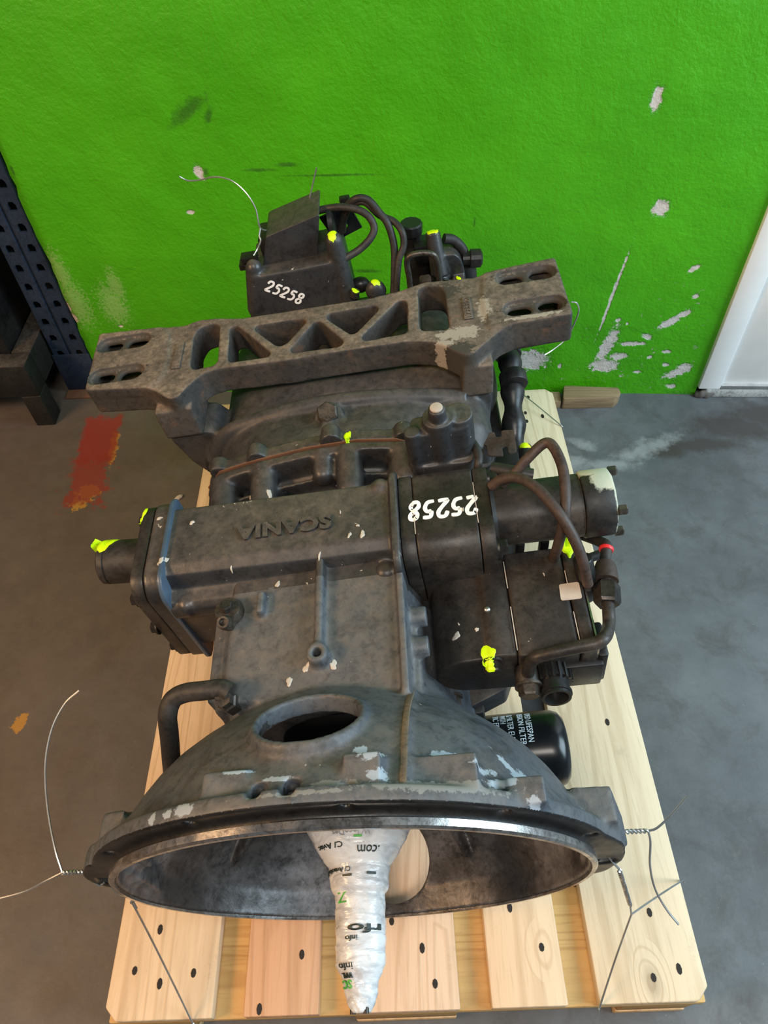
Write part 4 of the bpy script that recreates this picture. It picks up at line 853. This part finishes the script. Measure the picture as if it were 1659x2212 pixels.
DIG = {'2': [[(0.05, 0.70), (0.22, 0.97), (0.68, 0.96), (0.80, 0.70), (0.50, 0.38), (0.08, 0.04)], [(0.08, 0.05), (0.45, 0.03), (0.92, 0.08)]],
       '5': [[(0.88, 0.95), (0.28, 0.93), (0.22, 0.60)], [(0.22, 0.60), (0.60, 0.62), (0.80, 0.38), (0.62, 0.10), (0.10, 0.04)]],
       '8': [[(0.52, 0.52), (0.20, 0.72), (0.32, 0.95), (0.70, 0.95), (0.80, 0.72), (0.52, 0.52), (0.18, 0.28), (0.30, 0.04), (0.70, 0.04), (0.84, 0.28), (0.52, 0.52)]]}
def number(txt, bl, br, tl, d, wdt, gap=0.16):
    bl, br, tl = Vector(bl), Vector(br), Vector(tl); n = len(txt); cw = 1 / (n + gap * (n - 1))
    for i, ch in enumerate(txt):
        mb = MB()
        for st in DIG[ch]:
            k = ribbon([bl + (br - bl) * (i * cw * (1 + gap) + u * cw) + (tl - bl) * v for u, v in st], wdt, d, 'n', None, None)
            mb.add(k.v, k.f)
        mb.build('painted_digit', M['white'], GB, smooth=60)
number('25258', (0.1841, 0.3787, 0.168), (0.1016, 0.3806, 0.168), (0.1801, 0.3532, 0.168), (0, 0, -1), 0.0052)
number('25258', (-0.126, 0.905, 0.1316), (-0.0728, 0.905, 0.0913), (-0.1114, 0.905, 0.1478), (0, 1, 0), 0.0038)
def blob(c, d, a, b_, seed, name='paint_mark', mat=None, parent=None, ang=0.0):
    random.seed(seed); d0, u, v = basis(d); mb = MB(); n = 22; rings = 4; vs = []; fs = []
    u, v = u * math.cos(ang) + v * math.sin(ang), v * math.cos(ang) - u * math.sin(ang)
    c0, n0 = lay(c, d); vs.append(c0 + n0 * 0.0013)
    ph = [random.uniform(0, 6.28) for _ in range(4)]
    for r in range(1, rings + 1):
        for i in range(n):
            t = 2 * math.pi * i / n; k = (1 + 0.22 * math.sin(2 * t + ph[0]) + 0.14 * math.sin(3 * t + ph[1]) + 0.10 * math.sin(5 * t + ph[2])) * r / rings
            p, nn = lay(Vector(c) + u * (a * k * math.cos(t)) + v * (b_ * k * math.sin(t)), d)
            if (p - c0).length > 3 * max(a, b_): p, nn = c0, n0
            vs.append(p + nn * (0.0013 if r < rings else 0.0002))
    fs += [(0, 1 + i, 1 + (i + 1) % n) for i in range(n)]
    for r in range(rings - 1):
        for i in range(n):
            a_ = 1 + r * n + i; b2 = 1 + r * n + (i + 1) % n; fs.append((a_, a_ + n, b2 + n, b2))
    mb.add(vs, fs); o = mb.build(name, mat or M['yellow'], parent or GB, smooth=80); return o
DN = (0, 0, -1)
blob((-0.295, 0.385, 0.16), DN, 0.012, 0.017, 1); blob((-0.246, 0.418, 0.16), DN, 0.013, 0.006, 2)
blob((0.172, 0.204, 0.10), DN, 0.010, 0.010, 3); blob((0.283, 0.330, 0.10), DN, 0.013, 0.006, 5)
blob((0.173, 0.19, 0.098), DN, 0.005, 0.006, 4)
blob((0.0229, 0.5163, 0.16), DN, 0.013, 0.004, 6); blob((0.2673, 0.5678, 0.03), DN, 0.006, 0.010, 7)
blob((0.010, 0.918, 0.20), DN, 0.010, 0.009, 8); blob((0.172, 0.950, 0.17), DN, 0.012, 0.012, 9); blob((0.0651, 0.9, 0.107), DN, 0.009, 0.007, 10); blob((0.0283, 0.9, 0.1005), DN, 0.006, 0.006, 11); blob((0.207, 0.919, 0.10), DN, 0.006, 0.004, 12)

M['chip'] = plain('bare_primer', (0.50, 0.44, 0.37), 0.6)
for k, (c, a, b_) in enumerate((((-0.0878, 0.4523, 0.11), .007, .003), ((-0.1165, 0.4547, 0.1), .005, .002), ((0.0377, 0.3578, 0.166), .002, .002), ((0.0274, 0.3451, 0.16), .004, .002), ((0.0431, 0.3442, 0.16), .005, .003), ((0.0161, 0.3819, 0.166), .0025, .001), ((-0.1755, 0.3947, 0.166), .003, .003),
        ((0.2624, 0.3171, 0.105), .006, .005), ((0.1646, 0.361, 0.168), .003, .001), ((0.1388, 0.2343, 0.1), .005, .004), ((0.1429, 0.2488, 0.1), .002, .001), ((0.1633, 0.2385, 0.1), .002, .003), ((-0.0658, 0.3046, 0.14), .004, .003), ((-0.0457, 0.1782, 0.15), .006, .003),
        ((-0.0268, 0.1918, 0.145), .006, .003), ((0.0042, 0.1912, 0.145), .005, .004), ((-0.2047, 0.3383, 0.166), .004, .007), ((-0.2189, 0.4056, 0.166), .002, .004), ((-0.1194, 0.3228, 0.14), .003, .001), ((-0.0105, 0.3245, 0.135), .004, .0015), ((0.2499, 0.298, 0.105), .002, .001))):
    blob(c, DN, a, b_, 40 + k, 'paint_chip', M['chip'], ang=0.4 * math.sin(k * 5))
for x, y0, y1, zt in ((0.2052, 0.205, 0.26, 0.1042), (0.2052, 0.285, 0.322, 0.1042), (0.2745, 0.20, 0.245, 0.1044), (0.2745, 0.27, 0.30, 0.1044), (0.1062, 0.335, 0.36, 0.1672), (0.1804, 0.34, 0.40, 0.1673)):
    MB().box((x - 0.0005, y0, zt - 0.001), (x + 0.0005, y1, zt)).build('bare_edge', M['chip'], GB)

# ------------------------------------------------------------------ tie wires (each its own thing)
def wire(label, *paths, r=0.0013):
    mb = MB()
    for p in paths: mb.tube(p, r, 6, 8)
    o = mb.build('tie_wire', M['wire'], None); tag(o, label, 'wire', 'wires tying the gearbox to the pallet'); return o
def twist(a, b, turns=5, r=0.0016):
    a, b = Vector(a), Vector(b); d, u, v = basis(b - a); n = turns * 8
    return [[a + (b - a) * (k / n) + (u * math.cos(2 * math.pi * turns * k / n + ph) + v * math.sin(2 * math.pi * turns * k / n + ph)) * r for k in range(n + 1)] for ph in (0, math.pi)]
tl_ = twist((-0.3627, 0.112, 0.45), (-0.3339, 0.1135, 0.445), 4)
wire('thin wire twisted to the left flange lug with one end curling up', tl_[0], tl_[1], [(-0.3627, 0.112, 0.45), (-0.3736, 0.1358, 0.46), (-0.3892, 0.1776, 0.47), (-0.3992, 0.2214, 0.48), (-0.3977, 0.2586, 0.49), (-0.3853, 0.2853, 0.5), (-0.3672, 0.2969, 0.51)],
     [(-0.3627, 0.112, 0.45), (-0.3853, 0.1057, 0.44), (-0.4155, 0.1007, 0.42), (-0.4651, 0.0965, 0.4)], [(-0.3339, 0.1135, 0.445), (-0.3365, 0.1085, 0.43), (-0.331, 0.1048, 0.42), (-0.3259, 0.1079, 0.42)])
wire('straight wire running from the bell bottom to the left front pallet edge', [(-0.3279, 0.1122, 0.4), (-0.3277, 0.108, 0.39), (-0.3251, 0.1051, 0.37), (-0.3204, 0.1079, 0.34), (-0.3205, 0.1038, 0.33), (-0.3194, 0.0996, 0.32)], [(-0.3191, 0.1068, 0.34), (-0.3222, 0.1029, 0.335), (-0.3209, 0.1007, 0.325), (-0.3154, 0.0739, 0.25), (-0.2815, -0.0008, 0.1465), (-0.281, -0.0029, 0.14), (-0.2896, -0.0031, 0.1)])
tr_ = twist((0.2492, 0.1312, 0.45), (0.2795, 0.1338, 0.44), 3)
wire('bright wire twisted beside the right flange lug with two loose ends', tr_[0], tr_[1], [(0.2314, 0.1528, 0.47), (0.2372, 0.1496, 0.47), (0.2452, 0.1358, 0.455), (0.2492, 0.1312, 0.45), (0.2474, 0.123, 0.44), (0.243, 0.1209, 0.43), (0.2362, 0.125, 0.43)],
     [(0.2795, 0.1338, 0.44), (0.2888, 0.1355, 0.445), (0.3042, 0.1457, 0.455), (0.3237, 0.1616, 0.465)], [(0.2795, 0.1338, 0.44), (0.2851, 0.1267, 0.42), (0.2876, 0.1097, 0.39), (0.2961, 0.0917, 0.36), (0.3097, 0.0735, 0.34), (0.3224, 0.0596, 0.33)])
tt = twist((0.2495, 0.1039, 0.4), (0.2797, 0.0866, 0.3), 9)
wire('twisted wire from the right flange lug forking down to the pallet', tt[0], tt[1], [(0.2335, 0.1241, 0.43), (0.2335, 0.1199, 0.42), (0.2409, 0.1115, 0.41), (0.2497, 0.1049, 0.4)], [(0.2797, 0.0866, 0.3), (0.2842, 0.08, 0.28)], [(0.2842, 0.08, 0.28), (0.2735, 0.0443, 0.2), (0.2546, -0.0, 0.147), (0.2532, -0.0044, 0.14), (0.2591, -0.0067, 0.1)], [(0.2842, 0.08, 0.28), (0.3291, 0.1043, 0.23), (0.4002, 0.1414, 0.147), (0.4084, 0.1441, 0.13), (0.423, 0.1508, 0.09)])
wire('pale wire looping off the left of the rear valve box', [(-0.1562, 1.0868, 0.6401), (-0.1677, 1.0561, 0.6555), (-0.1844, 1.0352, 0.6715), (-0.1882, 1.0439, 0.7015), (-0.2013, 1.0527, 0.7248), (-0.2217, 1.0619, 0.7403), (-0.2484, 1.0716, 0.7431), (-0.2782, 1.0818, 0.7344), (-0.2971, 1.0817, 0.7348), (-0.3087, 1.0812, 0.7424)], [(-0.1852, 1.0352, 0.6715), (-0.1874, 1.0256, 0.6631), (-0.1857, 1.0208, 0.6574), (-0.1928, 1.0163, 0.6454), (-0.1996, 1.0085, 0.6385)])
wire('short straight wire standing up behind the rear valve box', [(-0.1184, 1.0866, 0.6518), (-0.1104, 1.0858, 0.671), (-0.0961, 1.0841, 0.7112), (-0.0846, 1.0827, 0.7441)])
wire('thin wire hanging beside the right end of the cross member', [(0.3138, 0.8918, 0.5986), (0.3233, 0.892, 0.5953), (0.329, 0.8927, 0.5796), (0.326, 0.8938, 0.5538), (0.3173, 0.8951, 0.5234), (0.2965, 0.8856, 0.5099), (0.2803, 0.8756, 0.5071)])
wire('taut wire crossing the far right corner of the pallet', [(0.316, 1.1647, 0.17), (0.3557, 1.1197, 0.16), (0.3976, 1.0735, 0.1465), (0.4035, 1.0791, 0.135), (0.4164, 1.1185, 0.09)])

# ------------------------------------------------------------------ things at the back and on the floor
bl = MB().prism(rounded([(-0.075, -0.026), (0.058, -0.020), (0.074, -0.002), (0.070, 0.020), (-0.068, 0.026)], 0.006), 'z', 0, 0.036).build('timber_chock', M['oldwood'], None, bevel=0.003)
bl.location = (*(0.532, 1.3138), 0); bl.rotation_euler = (0, 0, WANG); bl.location.y = 1.300; bl.location.x = 0.535
tag(bl, 'weathered wooden chock lying against the wall right of the pallet', 'wood block')
b2 = MB().box((-0.045, -0.020, 0), (0.03, 0.020, 0.022)).build('timber_offcut', M['oldwood'], None, bevel=0.002)
b2.location = (0.428, 1.306, 0); b2.rotation_euler = (0, 0, WANG); tag(b2, 'dark wood offcut between the pallet corner and the weathered chock', 'wood block')
pb = MB().ball((0, 0, 0.004), (0.012, 0.006, 0.005), 7).build('stone_chip', M['label'], None, smooth=10); pb.location = (*(-0.4967, 1.0346), 0); pb.rotation_euler = (0, 0, 0.7)
tag(pb, 'small tan stone chip on the floor left of the gearbox', 'stone')

# black cabinet on a steel stand
ST = empty('cabinet_stand', (-1.06, 1.48, 0)); tag(ST, 'black steel cabinet on a square tube stand at the left edge', 'cabinet')
def stp(mb, name, mat, bev=0.004):
    o = mb.build(name, mat, None, bevel=bev); o.parent = ST; o.location = (1.06, -1.48, 0); return o
sx1, sy0, sz = -0.867, 1.311, 0.197
stp(MB().box((-1.5, sy0, 0.10), (sx1, sy0 + 0.055, sz)), 'rail', M['rim']); stp(MB().box((sx1 - 0.05, sy0 + 0.055, 0.10), (sx1, 1.75, sz)), 'rail', M['rim'])
stp(MB().box((sx1 - 0.05, sy0, 0.0), (sx1, sy0 + 0.055, 0.0998)), 'leg', M['rim']); stp(MB().box((sx1 - 0.05, 1.70, 0.0), (sx1, 1.75, 0.0998)), 'leg', M['rim'])
stp(MB().box((-1.5, sy0, 0.0), (-1.45, sy0 + 0.055, 0.0998)), 'leg', M['rim'])
stp(MB().box((-1.5, sy0 + 0.057, 0.08), (sx1 - 0.052, 1.74, 1.5)), 'cabinet_body', M['dark'], 0.003)
# blue perforated rack upright
RK = empty('rack_upright', (-0.815, 1.446, 0)); tag(RK, 'navy blue perforated steel rack upright beside the green wall', 'rack upright')
up = MB().prism([(-0.047, 0.004), (-0.044, 0.0), (-0.005, 0.0), (0.0, 0.008), (0.005, 0.0), (0.044, 0.0), (0.047, 0.004), (0.047, 0.07), (0.042, 0.07), (0.042, 0.006), (-0.042, 0.006), (-0.042, 0.07), (-0.047, 0.07)], 'z', 0.012, 2.4)
uc = MB()
for k in range(44):
    for sx in (-1, 1):
        z = 0.075 + 0.05 * k; x = sx * 0.025
        uc.prism([(x - 0.009, z - 0.009), (x + 0.009, z - 0.009), (x + 0.009, z + 0.004), (x + 0.0045, z + 0.011), (x - 0.0045, z + 0.011), (x - 0.009, z + 0.004)], 'y', -0.02, 0.03)
o = up.build('post', M['navy']); cu_ = uc.build('cutter', M['navy']); m_ = o.modifiers.new('b', 'BOOLEAN'); m_.object = cu_; m_.operation = 'DIFFERENCE'; apply_mods(o); bpy.data.objects.remove(cu_); finish(o, M['navy'], 30); o.parent = RK
MB().box((-0.049, -0.004, 0.0065), (0.049, -0.0002, 0.125)).build('foot_bracket', M['navy'], None, bevel=0.002).parent = RK
MB().box((-0.050, -0.035, 0.0), (0.050, 0.09, 0.006)).build('foot_plate', M['rusty'], None, bevel=0.001).parent = RK
